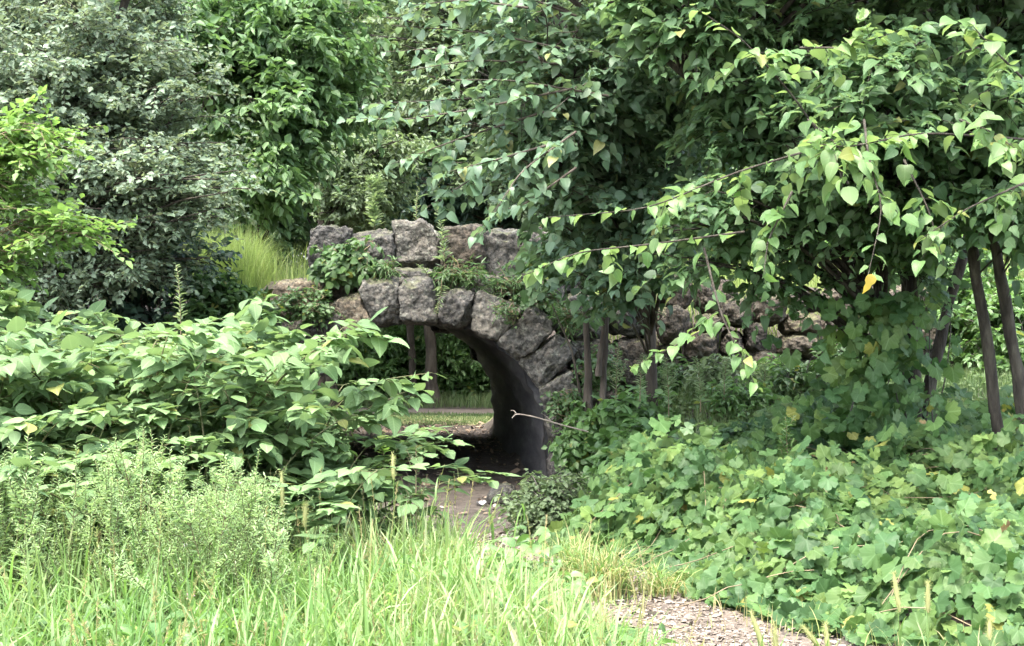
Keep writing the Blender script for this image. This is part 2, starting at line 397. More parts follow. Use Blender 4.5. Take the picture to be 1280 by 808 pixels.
M['grass_dry'] = leafmat('dry grass blade', [(.2, .26, .07), (.3, .28, .11), (.4, .31, .16)], .55, .3, .3, 2.0)
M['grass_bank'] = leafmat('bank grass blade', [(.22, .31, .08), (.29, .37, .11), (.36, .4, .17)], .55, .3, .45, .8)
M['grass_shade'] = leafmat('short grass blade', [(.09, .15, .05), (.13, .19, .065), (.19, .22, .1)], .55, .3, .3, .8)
M['clover'] = leafmat('low yellow green leaf', [(.17, .27, .04), (.22, .33, .05), (.27, .37, .07)], .5, .35, .4, 1.5)
M['foxtail'] = leafmat('foxtail head', [(.3, .32, .12), (.38, .37, .16)], .8, .1, .3, 9)
M['bark'] = solidmat('bark', [(.3, (.012, .01, .008)), (.5, (.042, .036, .028)), (.7, (.085, .078, .06))], 14, .95, 1.0, 34, stretch=(1, 1, .2), bdist=.03)
M['bark_brown'] = solidmat('brown bark', [(.3, (.022, .018, .014)), (.5, (.06, .05, .039)), (.72, (.12, .102, .082))], 9, .9, .8, 26, stretch=(1, 1, .2), bdist=.02)
M['twig'] = solidmat('twig', [(.3, (.13, .1, .06)), (.7, (.22, .18, .11))], 8, .8, .2)
M['twig_grey'] = solidmat('grey twig', [(.3, (.05, .045, .04)), (.7, (.11, .1, .085))], 8, .8, .2)
M['stone'] = stonemat('conglomerate', (.022, .022, .021), (.069, .069, .065), (.185, .185, .175), (.08, .073, .06))
M['stone_warm'] = stonemat('warm conglomerate', (.03, .028, .023), (.085, .075, .059), (.175, .158, .13), (.115, .09, .062), .25)
M['stone_wall'] = stonemat('wall boulder', (.018, .017, .014), (.05, .045, .037), (.1, .092, .077), (.06, .049, .036), .2)  # boulder tones darkened so the colour carries the deeper shade here
M['vault'] = solidmat('vault lining', [(.3, (.035, .036, .04)), (.55, (.085, .086, .09)), (.8, (.18, .18, .175))], 2.6, .75, .45, 8, stretch=(1.8, .35, 1.8), bdist=.04, spec=.35)
M['soil'] = solidmat('soil', [(.3, (.042, .035, .029)), (.55, (.09, .077, .064)), (.75, (.15, .13, .11))], 5, .95, .7, 18, bdist=.05)
M['path'] = solidmat('path', [(.3, (.065, .052, .04)), (.5, (.12, .098, .077)), (.75, (.19, .16, .13))], 22, .95, .8, 60, bdist=.02)
M['far_path'] = solidmat('far path', [(.3, (.19, .155, .125)), (.7, (.27, .225, .19))], 3, .95, .3, 30)
M['lawn'] = solidmat('lawn ground', [(.3, (.12, .15, .05)), (.5, (.19, .21, .085)), (.75, (.26, .25, .13))], 4, .95, .5, 40)
M['chips'] = rndmat('wood chips', [(0, (.05, .04, .031)), (.35, (.125, .1, .076)), (.75, (.2, .168, .135)), (1, (.32, .285, .245))])
M['litter'] = rndmat('leaf litter', [(0, (.06, .042, .03)), (.5, (.17, .125, .085)), (.85, (.28, .21, .14)), (1, (.36, .31, .24))])
M['pink'] = rndmat('pink petals', [(0, (.62, .3, .55)), (1, (.8, .5, .72))], .6)
M['white'] = rndmat('white petals', [(0, (.75, .75, .7)), (1, (.85, .84, .8))], .6)
M['scrap'] = rndmat('dirty scrap', [(0, (.36, .36, .36)), (1, (.45, .45, .45))])
M['deadwood'] = solidmat('dead wood', [(.3, (.18, .15, .12)), (.7, (.33, .29, .24))], 14, .8, .3)
M['orange'] = rndmat('orange leaf', [(0, (.55, .26, .03)), (1, (.6, .3, .04))], .6)

# ------------------------------------------------------------------ terrain
YF, YB = 16.0, 24.0           # front and back mouth of the passage


def xc(y): return -1.152 - 0.0925 * (np.asarray(y, float) - YF)


def sm(a, b, x):
    t = np.clip((x - a) / (b - a), 0, 1); return t * t * (3 - 2 * t)


def G(x, y):
    x = np.asarray(x, float); y = np.asarray(y, float)
    dx = x - xc(np.maximum(y, 9.0))
    floor = -.3 * sm(8, 14, y)
    # left bank, right bank, and the raised ground that carries the way over the bridge
    left = sm(12.2, 17.2, y) * (2.15 + .05 * np.sin(x * 1.7)) + .35 * sm(-2.5, -8, x) * sm(7, 14, y)
    right = 1.25 * sm(11.2, 15.2, y) * sm(1.3, 3.4, dx) + 1.15 * sm(15.8, 18.5, y)
    left = np.where(dx < 0, left * sm(1.45, 1.9 + 1.5 * sm(16.6, 13, y), -dx), 0)
    right = np.where(dx > 0, np.where(y > 15.2, right * sm(1.5, 2.1, dx), right * sm(1.5, 2.6, dx)), 0)
    back = 1 - sm(YB - .2, YB + 4, y) * (1 - sm(7, 20, np.abs(dx)) * .8)
    z = floor + (left + right) * back
    z = z + .025 * np.sin(2.1 * x + .7 * y) * np.cos(1.3 * y - .4 * x) + .15 * sm(30, 60, y) + sm(60, 160, y) * 3
    return z


xs = np.concatenate([np.linspace(-260, -20, 14), np.linspace(-18, -6, 30), np.linspace(-5.8, 6.8, 106), np.linspace(7, 18, 28), np.linspace(20, 260, 14)])
ys = np.concatenate([np.linspace(-60, 0, 10), np.linspace(1, 9, 30), np.linspace(9.15, 30, 150), np.linspace(30.5, 60, 40), np.linspace(65, 400, 20)])
X, Y = np.meshgrid(xs, ys)
Z = G(X, Y)
nx, ny = len(xs), len(ys)
ii, jj = np.meshgrid(np.arange(nx - 1), np.arange(ny - 1))
q = np.stack([jj * nx + ii, jj * nx + ii + 1, (jj + 1) * nx + ii + 1, (jj + 1) * nx + ii], -1).reshape(-1, 4)
mb = MB(); mb.add(np.stack([X, Y, Z], -1), q, np.full(len(q), 4))
tag(mb.build('ground', M['soil']), kind='structure')


def ribbon(name, mat, cen, half, lift=.02, nw=9, wob=.12):
    cen = np.array(cen, float); half = np.array(half, float)
    t = np.linspace(0, len(cen) - 1, len(cen) * 12)
    cx = np.interp(t, np.arange(len(cen)), cen[:, 0]); cy = np.interp(t, np.arange(len(cen)), cen[:, 1]); h = np.interp(t, np.arange(len(cen)), half)
    T = norm(np.stack([np.gradient(cx), np.gradient(cy)], -1)); N = np.stack([T[:, 1], -T[:, 0]], -1)
    w = np.linspace(-1, 1, nw)
    wl_ = 1 + wob * np.sin(t * 5.1) + wob * np.sin(t * 11.7 + 2)
    wr_ = 1 + wob * np.sin(t * 6.3 + 1) + wob * np.sin(t * 13.9)
    ww = np.where(w[None] < 0, w[None] * wl_[:, None], w[None] * wr_[:, None]) * h[:, None]
    PX = cx[:, None] + N[:, None, 0] * ww; PY = cy[:, None] + N[:, None, 1] * ww
    PZ = G(PX, PY) + lift * np.where(np.abs(w) > .99, -.5, 1)[None]
    n = len(t); a_, b_ = np.meshgrid(np.arange(nw - 1), np.arange(n - 1))
    q = np.stack([b_ * nw + a_, b_ * nw + a_ + 1, (b_ + 1) * nw + a_ + 1, (b_ + 1) * nw + a_], -1).reshape(-1, 4)
    m = MB(); m.add(np.stack([PX, PY, PZ], -1), q, np.full(len(q), 4))
    return tag(m.build(name, mat), kind='structure')


PATH = [(2.2, 5.2), (1.35, 6.8), (.95, 7.8), (.62, 8.8), (.3, 9.9), (-.02, 11.0), (-.4, 13.0)]
PHW = [.9, .62, .52, .4, .34, .38, .55]
ribbon('gravel_path', M['path'], PATH, PHW)
ribbon('far_path', M['far_path'], [(-30, 31.4), (-8, 31.4), (0, 31.3), (8, 31.6), (30, 32)], [1.0] * 5, .03, 5, .03)
ribbon('far_lawn', M['lawn'], [(-14, 28.6), (-6, 28.5), (0, 28.5), (10, 28.6)], [1.6] * 4, .02, 7, .1)


def path_dist(x, y):
    pts = np.array(PATH); t = np.interp(y, pts[:, 1], np.arange(len(pts)))
    px = np.interp(y, pts[:, 1], pts[:, 0]); w = np.interp(y, pts[:, 1], PHW)
    return (x - px), w


# ------------------------------------------------------------------ boulders and the bridge
def grid_cube(n):
    key = {}; v = []; f = []
    def vid(p):
        k = tuple(int(round(c * n)) for c in p)
        if k not in key: key[k] = len(v); v.append([c / 1 for c in p])
        return key[k]
    for ax in range(3):
        for sgn in (-1, 1):
            for i in range(n):
                for j in range(n):
                    qd = []
                    for (di, dj) in ((0, 0), (1, 0), (1, 1), (0, 1)):
                        p = [0, 0, 0]; p[ax] = sgn; p[(ax + 1) % 3] = -1 + 2 * (i + di) / n; p[(ax + 2) % 3] = -1 + 2 * (j + dj) / n
                        qd.append(vid(p))
                    f.append(qd if sgn > 0 else qd[::-1])
    return np.array(v), np.array(f)


GC_V, GC_F = grid_cube(26)


def rough_block(name, mat, corners, y0, depth, parent, rnd=.34, amp=.045, seed=0, lean=0.0, facet=.5, cuts=10):
    """a boulder: four face corners (x,z) (bottom-left, bottom-right, top-right, top-left) run back by depth, rounded and broken"""
    c = np.array(corners, float)
    p = GC_V.copy()
    # blend of cube and sphere gives worn corners
    r = np.linalg.norm(p, axis=1, keepdims=True)
    pw = 11.0 - 18.0 * rnd
    sup = (np.abs(p) ** pw).sum(1, keepdims=True) ** (1 / pw)
    p = p / sup
    u = (p[:, 0] + 1) / 2; w = (p[:, 2] + 1) / 2; d = (p[:, 1] + 1) / 2
    xz = ((1 - u) * (1 - w))[:, None] * c[0] + (u * (1 - w))[:, None] * c[1] + (u * w)[:, None] * c[2] + ((1 - u) * w)[:, None] * c[3]
    V = np.stack([xz[:, 0], y0 + depth * d + lean * (xz[:, 1] - c[:, 1].min()), xz[:, 1]], -1)
    cen = V.mean(0)
    # broken faces: slice corners and sides off with random planes
    rr = np.random.default_rng(seed + 500); ext = np.ptp(V, axis=0) / 2
    for _ in range(cuts):
        pn = norm(rr.normal(0, 1, 3) * np.array([1, 1.1, 1]) + np.array([0, -.5, 0])); reach = (np.abs(pn) * ext).sum()
        lim = reach * rr.uniform(.62, .9)
        dd = (V - cen) @ pn; V = V - pn[None] * (np.maximum(dd - lim, 0) * .98)[:, None]
    nr = norm((V - cen) / np.maximum(np.ptp(V, axis=0), .05))
    off = Vector((seed * 3.71, seed * 1.37, seed * 2.11))
    disp = np.empty(len(V))
    for i, q in enumerate(V):
        vv = Vector(q) + off
        a1 = mnoise.fractal(vv * 2.2, 1.0, 2.0, 3)
        ce = mnoise.voronoi(vv * 3.1)[0]
        a2 = mnoise.fractal(vv * 9.0, .8, 2.0, 4)
        disp[i] = amp * (.55 * a1 + facet * 1.3 * (ce[1] - ce[0] - .3) + .75 * a2)
    V = V + nr * disp[:, None]
    m = MB(); m.add(V, GC_F, np.full(len(GC_F), 4))
    return m.build(name, mat, parent)


def pxq(pts, D):
    return [((a - 640) / F * D, EYE - (b - 404) / F * D) for a, b in pts]


bridge = empty('stone_bridge', (-1.15, YF, 0))
tag(bridge, 'rustic bridge of rough grey boulders with a dark low arch and boulder parapet', 'bridge')
BL = np.array(bridge.location)


def bpart(name, mat, quad, D, depth, **k):
    o = rough_block(name, mat, pxq(quad, D), D, depth, bridge, **k)
    o.matrix_parent_inverse.translation = -bridge.location
    return o


ring = [  # bottom-left, bottom-right, top-right, top-left in picture order
    ([(366, 470), (404, 470), (414, 424), (372, 412)], 'stone'),
    ([(384, 424), (428, 424), (424, 394), (392, 386)], 'stone'),
    ([(425, 424), (467, 407), (446, 364), (392, 387)], 'stone_warm'),
    ([(465, 411), (500, 404), (496, 345), (442, 348)], 'stone'),
    ([(499, 404), (548, 405), (540, 346), (495, 345)], 'stone'),
    ([(547, 405), (588, 413), (592, 362), (546, 360)], 'stone'),
    ([(586, 411), (626, 430), (656, 384), (596, 362)], 'stone'),
    ([(621, 429), (650, 455), (702, 404), (664, 380)], 'stone'),
    ([(647, 453), (676, 490), (722, 440), (698, 418)], 'stone'),
    ([(673, 487), (688, 526), (730, 498), (714, 462)], 'stone'),
    ([(683, 524), (688, 570), (734, 560), (728, 504)], 'stone'),
    ([(684, 568), (690, 625), (740, 625), (738, 566)], 'stone'),
]
for k, (qd, mt) in enumerate(ring):
    bpart('arch_stone', M[mt], qd, YF, .75, seed=k + 1, rnd=.02, amp=.04, lean=.02)
para = [
    ([(384, 348), (438, 348), (437, 284), (388, 283)], 'stone', .6),
    ([(436, 346), (494, 346), (491, 286), (440, 288)], 'stone', .55),
    ([(492, 342), (550, 340), (546, 273), (490, 276)], 'stone', .7),
    ([(548, 346), (606, 346), (604, 280), (553, 282)], 'stone_warm', .75),
    ([(592, 356), (658, 356), (646, 281), (604, 288)], 'stone', .65),
    ([(650, 336), (694, 334), (690, 281), (650, 284)], 'stone', .6),
    ([(690, 366), (744, 366), (742, 312), (690, 300)], 'stone', .6),
    ([(742, 352), (800, 352), (796, 300), (746, 296)], 'stone', .6),
]
for k, (qd, mt, dp) in enumerate(para):
    bpart('parapet_stone', M[mt], qd, YF + .55 + .07 * (k % 3), dp, seed=20 + k, rnd=.0, amp=.05, cuts=6)
span = [
    ([(330, 400), (396, 392), (398, 350), (346, 350)], 'stone_warm'), ([(396, 372), (450, 370), (448, 338), (398, 340)], 'stone_warm'),
    ([(448, 362), (560, 362), (556, 336), (450, 336)], 'stone'), ([(550, 372), (640, 376), (640, 344), (552, 340)], 'stone'),
    ([(636, 392), (706, 396), (704, 352), (640, 350)], 'stone'), ([(694, 424), (756, 424), (752, 370), (696, 366)], 'stone'),
    ([(712, 476), (768, 476), (766, 424), (712, 424)], 'stone'), ([(724, 540), (786, 540), (782, 474), (726, 474)], 'stone_warm'),
    ([(726, 610), (800, 610), (790, 540), (730, 540)], 'stone'), ([(760, 420), (820, 420), (820, 352), (752, 352)], 'stone'),
    ([(340, 470), (388, 470), (388, 396), (336, 400)], 'stone'),
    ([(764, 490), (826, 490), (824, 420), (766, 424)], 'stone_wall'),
]
for k, (qd, mt) in enumerate(span):
    bpart('wall_stone', M[mt], qd, YF + .3 + .05 * (k % 2), .6, seed=40 + k, rnd=.34, amp=.05)

# the lining of the passage: one smooth dark vault from mouth to mouth
arch_px = [(330, 640), (334, 560), (345, 500), (366, 462), (398, 435), (428, 421), (466, 408), (500, 403), (548, 404), (586, 411), (624, 430), (650, 456), (672, 492), (684, 530), (687, 570), (686, 640)]
ap = np.array(pxq(arch_px, YF)); t0 = np.arange(len(ap)); tt = np.linspace(0, len(ap) - 1, 60)
ap = np.stack([np.interp(tt, t0, ap[:, 0]), np.interp(tt, t0, ap[:, 1])], -1)
for _ in range(2): ap[1:-1] = (ap[:-2] + 2 * ap[1:-1] + ap[2:]) / 4
cen = np.array([xc(YF), .3]); nrm2 = norm(ap - cen)
yy = np.linspace(YF + .3, YB, 40)
def vring(off):
    a_ = ap + nrm2 * off
    V = np.empty((len(yy), len(a_), 3))
    for i, y in enumerate(yy):
        wob = .02 * np.sin(np.arange(len(a_)) * .9 + i * .35) + .015 * np.sin(np.arange(len(a_)) * 2.3 - i * .6)
        V[i, :, 0] = a_[:, 0] + (xc(y) - xc(YF)) + nrm2[:, 0] * wob; V[i, :, 1] = y; V[i, :, 2] = a_[:, 1] + nrm2[:, 1] * wob
    return V
m = MB(); na = len(ap); nyy = len(yy)
a_, b_ = np.meshgrid(np.arange(na - 1), np.arange(nyy - 1))
q = np.stack([b_ * na + a_, b_ * na + a_ + 1, (b_ + 1) * na + a_ + 1, (b_ + 1) * na + a_], -1).reshape(-1, 4)
m.add(vring(.0), q, np.full(len(q), 4)); m.add(vring(.3), q[:, ::-1], np.full(len(q), 4))
for fi in (0, nyy - 1):                       # end faces close the thickness
    k = np.arange(na - 1); o2 = nyy * na
    e4 = np.stack([fi * na + k, fi * na + k + 1, o2 + fi * na + k + 1, o2 + fi * na + k], -1)
    m.li.append(e4.ravel()); m.lt.append(np.full(len(e4), 4)); m.mi.append(np.zeros(len(e4), np.int32)); m.uv.append(np.zeros((e4.size, 2), np.float32))
m.build('vault', M['vault'], bridge, loc=BL)
# earth deck carried over the vault
m = MB(); dxs = np.linspace(-1.72, 2.1, 24); dys = np.linspace(YF + .7, YB + .1, 30)
DX, DY = np.meshgrid(dxs, dys); top = 2.12 + .06 * np.sin(DX * 3 + DY) + .04 * np.sin(DY * 2.2)
for zz, rev in ((top, False), (np.full_like(top, 1.96), True)):
    V = np.stack([xc(DY) + DX, DY, zz], -1); a_, b_ = np.meshgrid(np.arange(23), np.arange(29))
    q = np.stack([b_ * 24 + a_, b_ * 24 + a_ + 1, (b_ + 1) * 24 + a_ + 1, (b_ + 1) * 24 + a_], -1).reshape(-1, 4)
    m.add(V, q[:, ::-1] if rev else q, np.full(len(q), 4))
m.build('deck', M['soil'], bridge, loc=BL)
# boulders at the back mouth
for k in range(7):
    y = YB - .2; th = math.pi * (k + .5) / 7; cxb = float(xc(y))
    cx_, cz_ = cxb + 1.95 * math.cos(th), .3 + 1.72 * math.sin(th)
    h = .36
    o = rough_block('arch_stone', M['stone'], [(cx_ - h, cz_ - h), (cx_ + h, cz_ - h), (cx_ + h, cz_ + h), (cx_ - h, cz_ + h)], y, .6, bridge, seed=70 + k)
    o.matrix_parent_inverse.translation = -bridge.location

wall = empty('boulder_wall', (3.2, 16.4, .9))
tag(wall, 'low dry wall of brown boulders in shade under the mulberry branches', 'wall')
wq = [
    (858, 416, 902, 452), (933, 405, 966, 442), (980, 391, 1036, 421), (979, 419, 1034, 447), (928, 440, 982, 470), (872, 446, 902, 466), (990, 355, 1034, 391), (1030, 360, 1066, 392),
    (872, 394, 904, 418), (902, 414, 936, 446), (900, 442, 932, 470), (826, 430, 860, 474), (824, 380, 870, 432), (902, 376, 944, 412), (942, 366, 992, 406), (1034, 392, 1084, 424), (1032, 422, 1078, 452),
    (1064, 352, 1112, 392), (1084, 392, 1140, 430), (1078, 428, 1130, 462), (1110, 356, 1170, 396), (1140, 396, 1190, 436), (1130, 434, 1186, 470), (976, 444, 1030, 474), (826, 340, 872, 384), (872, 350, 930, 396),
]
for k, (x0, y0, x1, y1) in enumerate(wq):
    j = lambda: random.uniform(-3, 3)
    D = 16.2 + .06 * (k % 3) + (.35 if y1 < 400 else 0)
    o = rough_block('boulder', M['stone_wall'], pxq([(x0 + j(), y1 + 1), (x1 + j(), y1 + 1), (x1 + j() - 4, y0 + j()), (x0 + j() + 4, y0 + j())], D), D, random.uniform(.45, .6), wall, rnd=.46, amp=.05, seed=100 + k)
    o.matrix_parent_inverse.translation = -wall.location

# ------------------------------------------------------------------ plants: the generators
def bez(a, c, b, n):
    t = np.linspace(0, 1, n)[:, None]
    return (1 - t) ** 2 * a + 2 * t * (1 - t) * c + t ** 2 * b


def put_twigs(mt, ml, base, dirs, length, n, tmpls, size, r0=.004, droop=.25, up=1.0, rough_n=.5, lateral=.8, szvar=.3, hang=.25, lmat=0, out=None, facing=None):
    """twigs with alternate leaves; mt collects wood, ml leaves"""
    K = len(base)
    if K == 0: return
    dirs = norm(dirs); length = np.broadcast_to(length, (K,))
    s = np.linspace(0, 1, 4)
    pts = base[:, None, :] + dirs[:, None, :] * (length[:, None] * s[None])[..., None]
    pts[:, :, 2] -= droop * (length[:, None] * s[None] ** 2)
    if mt is not None: mt.tubes(pts, r0 * np.broadcast_to(1 - .75 * s, (K, 4)), 3)
    sl_ = np.linspace(.15, 1, n)
    lp = base[:, None, :] + dirs[:, None, :] * (length[:, None] * sl_[None])[..., None]
    lp[:, :, 2] -= droop * (length[:, None] * sl_[None] ** 2)
    side = norm(np.cross(dirs, np.array([0, 0, 1.])) + 1e-4)
    sgn = np.where(np.arange(n) % 2 == 0, 1, -1)[None, :, None] * np.ones((K, n, 1))
    sgn[:, -1] *= .15
    d = dirs[:, None, :] * .6 + side[:, None, :] * sgn * lateral + RNG.normal(0, .3, (K, n, 3))
    d[..., 2] -= hang
    nn = np.zeros((K, n, 3)); nn[..., 2] = up
    if out is not None: nn = nn + out[:, None, :]
    if facing is not None: nn = nn + np.asarray(facing)
    nn = nn + RNG.normal(0, rough_n, (K, n, 3))
    lp = lp.reshape(-1, 3) + RNG.normal(0, .012, (K * n, 3)); d = d.reshape(-1, 3); nn = nn.reshape(-1, 3)
    sz = size * (1 + RNG.uniform(-szvar, szvar, K * n))
    w = RNG.integers(0, len(tmpls), K * n)
    for q, t in enumerate(tmpls):
        k = w == q
        ml.inst(t, lp[k], d[k], nn[k], sz[k], mat=lmat, width=RNG.uniform(.72, 1.12, k.sum()))


def blob(px, py, D, rx, ry, rd, n):
    return (P(px, py, D), np.array([rx / F * D, rd, ry / F * D]), n)


def limb_path(pts, n=14):
    pts = np.array(pts, float); t = np.linspace(0, len(pts) - 1, n)
    out = np.stack([np.interp(t, np.arange(len(pts)), pts[:, k]) for k in range(3)], -1)
    for _ in range(2): out[1:-1] = (out[:-2] + 2 * out[1:-1] + out[2:]) / 4
    return out


def bough_path(trunk, tip, n=7):
    h = np.linalg.norm(trunk[:, :2] - tip[:2], axis=1)
    want = tip[2] - .45 * h
    k = int(np.argmin(np.abs(trunk[:, 2] - want) + .25 * h)); a_ = trunk[k]
    c = (a_ + tip) / 2 + np.array([0, 0, .22 * np.linalg.norm(tip - a_)]) + RNG.normal(0, .12, 3)
    return bez(a_, c, tip, n)


def add_boughs(mt, ml, trunk, blobs, twigs, tlen, nleaf, tmpls, size, r0=.03, shell=.55, spread=.9, lmat=0, **kw):
    """boughs from the trunk to points of the crown, twigs on their outer part, leaves on the twigs"""
    allp = []; base = []; dirs = []; outs = []
    for cen, rad, n in blobs:
        for _ in range(n):
            d = norm(RNG.normal(0, 1, 3)); r = shell + (1 - shell) * RNG.random() ** .6 if RNG.random() < .75 else RNG.random()
            tip = cen + d * rad * r
            p = bough_path(trunk, tip)
            allp.append(p)
            T = norm(p[-1] - p[-3])
            t = RNG.uniform(.45, 1, twigs); t[0] = 1
            seg = t * (len(p) - 1); i0 = np.minimum(seg.astype(int), len(p) - 2); fr = (seg - i0)[:, None]
            b = p[i0] * (1 - fr) + p[i0 + 1] * fr
            base.append(b); dirs.append(T * .6 + RNG.normal(0, spread, (twigs, 3)) * np.array([1, 1, .55]))
            outs.append(np.repeat((d * .35)[None], twigs, 0))
    allp = np.array(allp)
    L = np.linalg.norm(allp[:, -1] - allp[:, 0], axis=1)
    r = np.clip(r0 * L / 3, .008, r0 * 1.6)[:, None] * np.linspace(1, .22, allp.shape[1])[None]
    mt.tubes(allp, r, 5)
    base = np.concatenate(base); dirs = np.concatenate(dirs); outs = np.concatenate(outs)
    put_twigs(mt, ml, base, dirs, tlen * RNG.uniform(.6, 1.3, len(base)), nleaf, tmpls, size, out=outs, lmat=lmat, **kw)


def new_tree(name, label, cat, stems, group=None):
    """stems: list of (points, radii) in world space; returns root, wood MB with the stems, joined trunk points"""
    root = empty(name, tuple(np.array(stems[0][0][0], float)))
    tag(root, label, cat, group)
    mt = MB(); tp = []
    for pts, (ra, rb) in stems:
        p = limb_path(pts, 22)
        wob_ = np.cumsum(RNG.normal(0, ra * .12, (22, 3)), 0); p[1:-1] += (wob_ - np.linspace(0, 1, 22)[:, None] * wob_[-1])[1:-1] * np.array([1, 1, .2])
        r = np.linspace(ra, rb, 22); r[0] *= 1.35; r[1] *= 1.12
        mt.tube(p, r * (1 + RNG.normal(0, .08, 22)), 10); tp.append(p)
    return root, mt, np.concatenate(tp)


def finish(root, mt, ml, wood, leaf, crown='crown', trunk='trunk'):
    loc = np.array(root.location)
    mt.build(trunk, wood, root, loc=loc)
    ml.build(crown, leaf, root, loc=loc)


def gz(p, dz=-.05):
    p = np.array(p, float); p[2] = float(G(p[0], p[1])) + dz
    return p


# ------------------------------------------------------------------ trees behind the bridge
wood_kinds = []
for (nm, lab, lf, bark, tm, sz, seed) in (
        ('woodland_tree', 'green broadleaf tree in the wood behind the bridge', 'wood_a', 'bark', LOMID, .2, 1),
        ('woodland_tree', 'pale green soft-leaved tree in the wood behind the bridge', 'wood_b', 'bark', LOMID, .17, 2),
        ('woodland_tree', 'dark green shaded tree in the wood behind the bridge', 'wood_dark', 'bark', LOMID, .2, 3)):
    root, mt, tp = new_tree(nm, lab, 'tree', [([(0, 0, -.1), (.1, .1, 3), (-.1, 0, 6), (.1, 0, 9.5)], (.2, .05))], 'trees of the wood behind the bridge')
    ml = MB()
    bl = []
    r_ = np.random.default_rng(seed)
    for k in range(13):
        a2 = r_.uniform(0, 6.28); rr = r_.uniform(.6, 2.1); z = r_.uniform(1.6, 10.5)
        bl.append((np.array([rr * math.cos(a2), rr * math.sin(a2), z]), np.array([1.15, 1.15, .8]) * r_.uniform(.8, 1.3), 10))
    add_boughs(mt, ml, tp, bl, 10, .6, 12, tm, sz * .8, r0=.03, droop=.25, hang=.35)
    finish(root, mt, ml, M[bark], M[lf])
    wood_kinds.append((root, lab))
spots = []
r_ = np.random.default_rng(11)
for (px, D, k, s) in ((440, 37, 1, 1.2), (660, 40, 0, 1.2), (690, 34, 1, 1), (700, 40, 0, 1.3), (410, 30, 1, 1), (300, 30, 0, 1.2), (180, 27, 1, 1.1), (60, 27, 0, 1.1), (-60, 25, 2, 1.1),
                      (780, 32, 0, 1.1), (860, 36, 1, 1.2), (940, 30, 0, 1.1), (1040, 32, 2, 1.1), (1140, 28, 0, 1.1), (1240, 30, 1, 1.1), (1330, 26, 0, 1.1), (1420, 24, 2, 1),
                      (350, 42, 2, 1.4), (460, 46, 2, 1.5), (545, 50, 2, 1.5), (620, 48, 2, 1.4), (240, 44, 2, 1.4), (100, 42, 2, 1.3), (-40, 42, 2, 1.4), (720, 50, 2, 1.5), (820, 48, 2, 1.4), (910, 46, 2, 1.5), (1010, 48, 0, 1.5), (1120, 46, 2, 1.5), (1230, 46, 0, 1.5), (1350, 44, 2, 1.5),
                      (500, 62, 0, 1.9), (600, 64, 2, 1.9), (400, 62, 2, 1.9), (700, 66, 0, 1.9), (300, 62, 0, 1.9), (200, 60, 2, 1.8), (820, 64, 2, 1.9), (940, 62, 0, 1.9), (1080, 62, 2, 1.9), (1220, 60, 0, 1.9), (60, 58, 0, 1.8), (-100, 56, 2, 1.8), (1380, 58, 2, 1.8),
                      (1290, 20, 0, .8), (1180, 22, 1, .8), (1370, 19, 0, .8), (1040, 24, 0, .9), (-160, 34, 0, 1.3), (-240, 46, 2, 1.5), (1500, 36, 0, 1.3), (1560, 46, 2, 1.5)):
    spots.append((px, D, k, s))
used = set()
for (px, D, k, s) in spots:
    src, lab = wood_kinds[k]
    o = src if k not in used else copy_tree(src)
    used.add(k)
    x = (px - 640) / F * D; y = D + r_.uniform(-1, 1)
    o.location = (x, y, float(G(x, y)) - .05); o.rotation_euler = (0, 0, r_.uniform(0, 6.28)); o.scale = (s, s, s * r_.uniform(.9, 1.1))
# the two bare trunks seen through the arch
for px, w, D, lab in ((541, 17, 33.4, 'thick brown tree trunk standing beyond the arch opening'), (516, 11, 34, 'thin dark tree trunk standing beyond the arch opening')):
    b = gz(P(px, 500, D)); t_ = b + np.array([.15, .1, 9.5])
    root, mt, tp = new_tree('tall_tree', lab, 'tree', [([b, b + np.array([-.05, 0, 3]), t_], (w / 2 / F * D, .07))])
    ml = MB(); c = b + np.array([0, 0, 8])
    add_boughs(mt, ml, tp, [(c, np.array([2.4, 2.4, 2.2]), 45), (c + np.array([0, 0, -3.2]), np.array([2, 2, .9]), 16)], 8, .6, 8, LOMID, .19, hang=.35)
    finish(root, mt, ml, M['bark_brown'], M['wood_a'])

# understorey of low bushes beyond the passage and along the raised ground
bush_src = None
def make_bush(name, label, cat, loc, r, h, leafm, tm, sz, n=40, twigs=7, tlen=.3, nl=7, wood='twig_grey', group=None, **kw):
    b = np.array([loc[0], loc[1], float(G(loc[0], loc[1])) - .03])
    stems = [([b + np.array([0, 0, 0]), b + np.array([RNG.uniform(-.3, .3) * r, RNG.uniform(-.3, .3) * r, h * .6])], (.02, .008)) for _ in range(3)]
    root, mt, tp = new_tree(name, label, cat, stems, group)
    ml = MB()
    add_boughs(mt, ml, tp, [(b + np.array([0, 0, h * .52]), np.array([r, r, h * .48]), n)], twigs, tlen, nl, tm, sz, r0=.012, **kw)
    finish(root, mt, ml, M[wood], M[leafm], 'foliage', 'stems')
    return root
src = make_bush('woodland_bush', 'leafy green bush at the edge of the wood beyond the bridge', 'bush', (-1.4, 35.0), 1.3, 2.2, 'lightbush', LOMID, .14, 60, 9, .45, 8, group='bushes at the edge of the wood')
for (x, y, s) in ((-3.6, 34.6, 1), (-2.4, 36.2, 1.2), (-.2, 35.4, .9), (.9, 36, 1.1), (2.4, 35, 1), (-5.2, 35.4, 1.2), (-7.4, 35, 1.3), (4.6, 35.6, 1.3), (-4.2, 38, 1.7), (-1.2, 39, 1.8), (1.8, 38.4, 1.7), (7, 35, 1.3), (-9.8, 33, 1.4)):
    o = copy_tree(src); o.location = (x, y, float(G(x, y)) - .03); o.scale = (s, s, s); o.rotation_euler = (0, 0, RNG.uniform(0, 6))

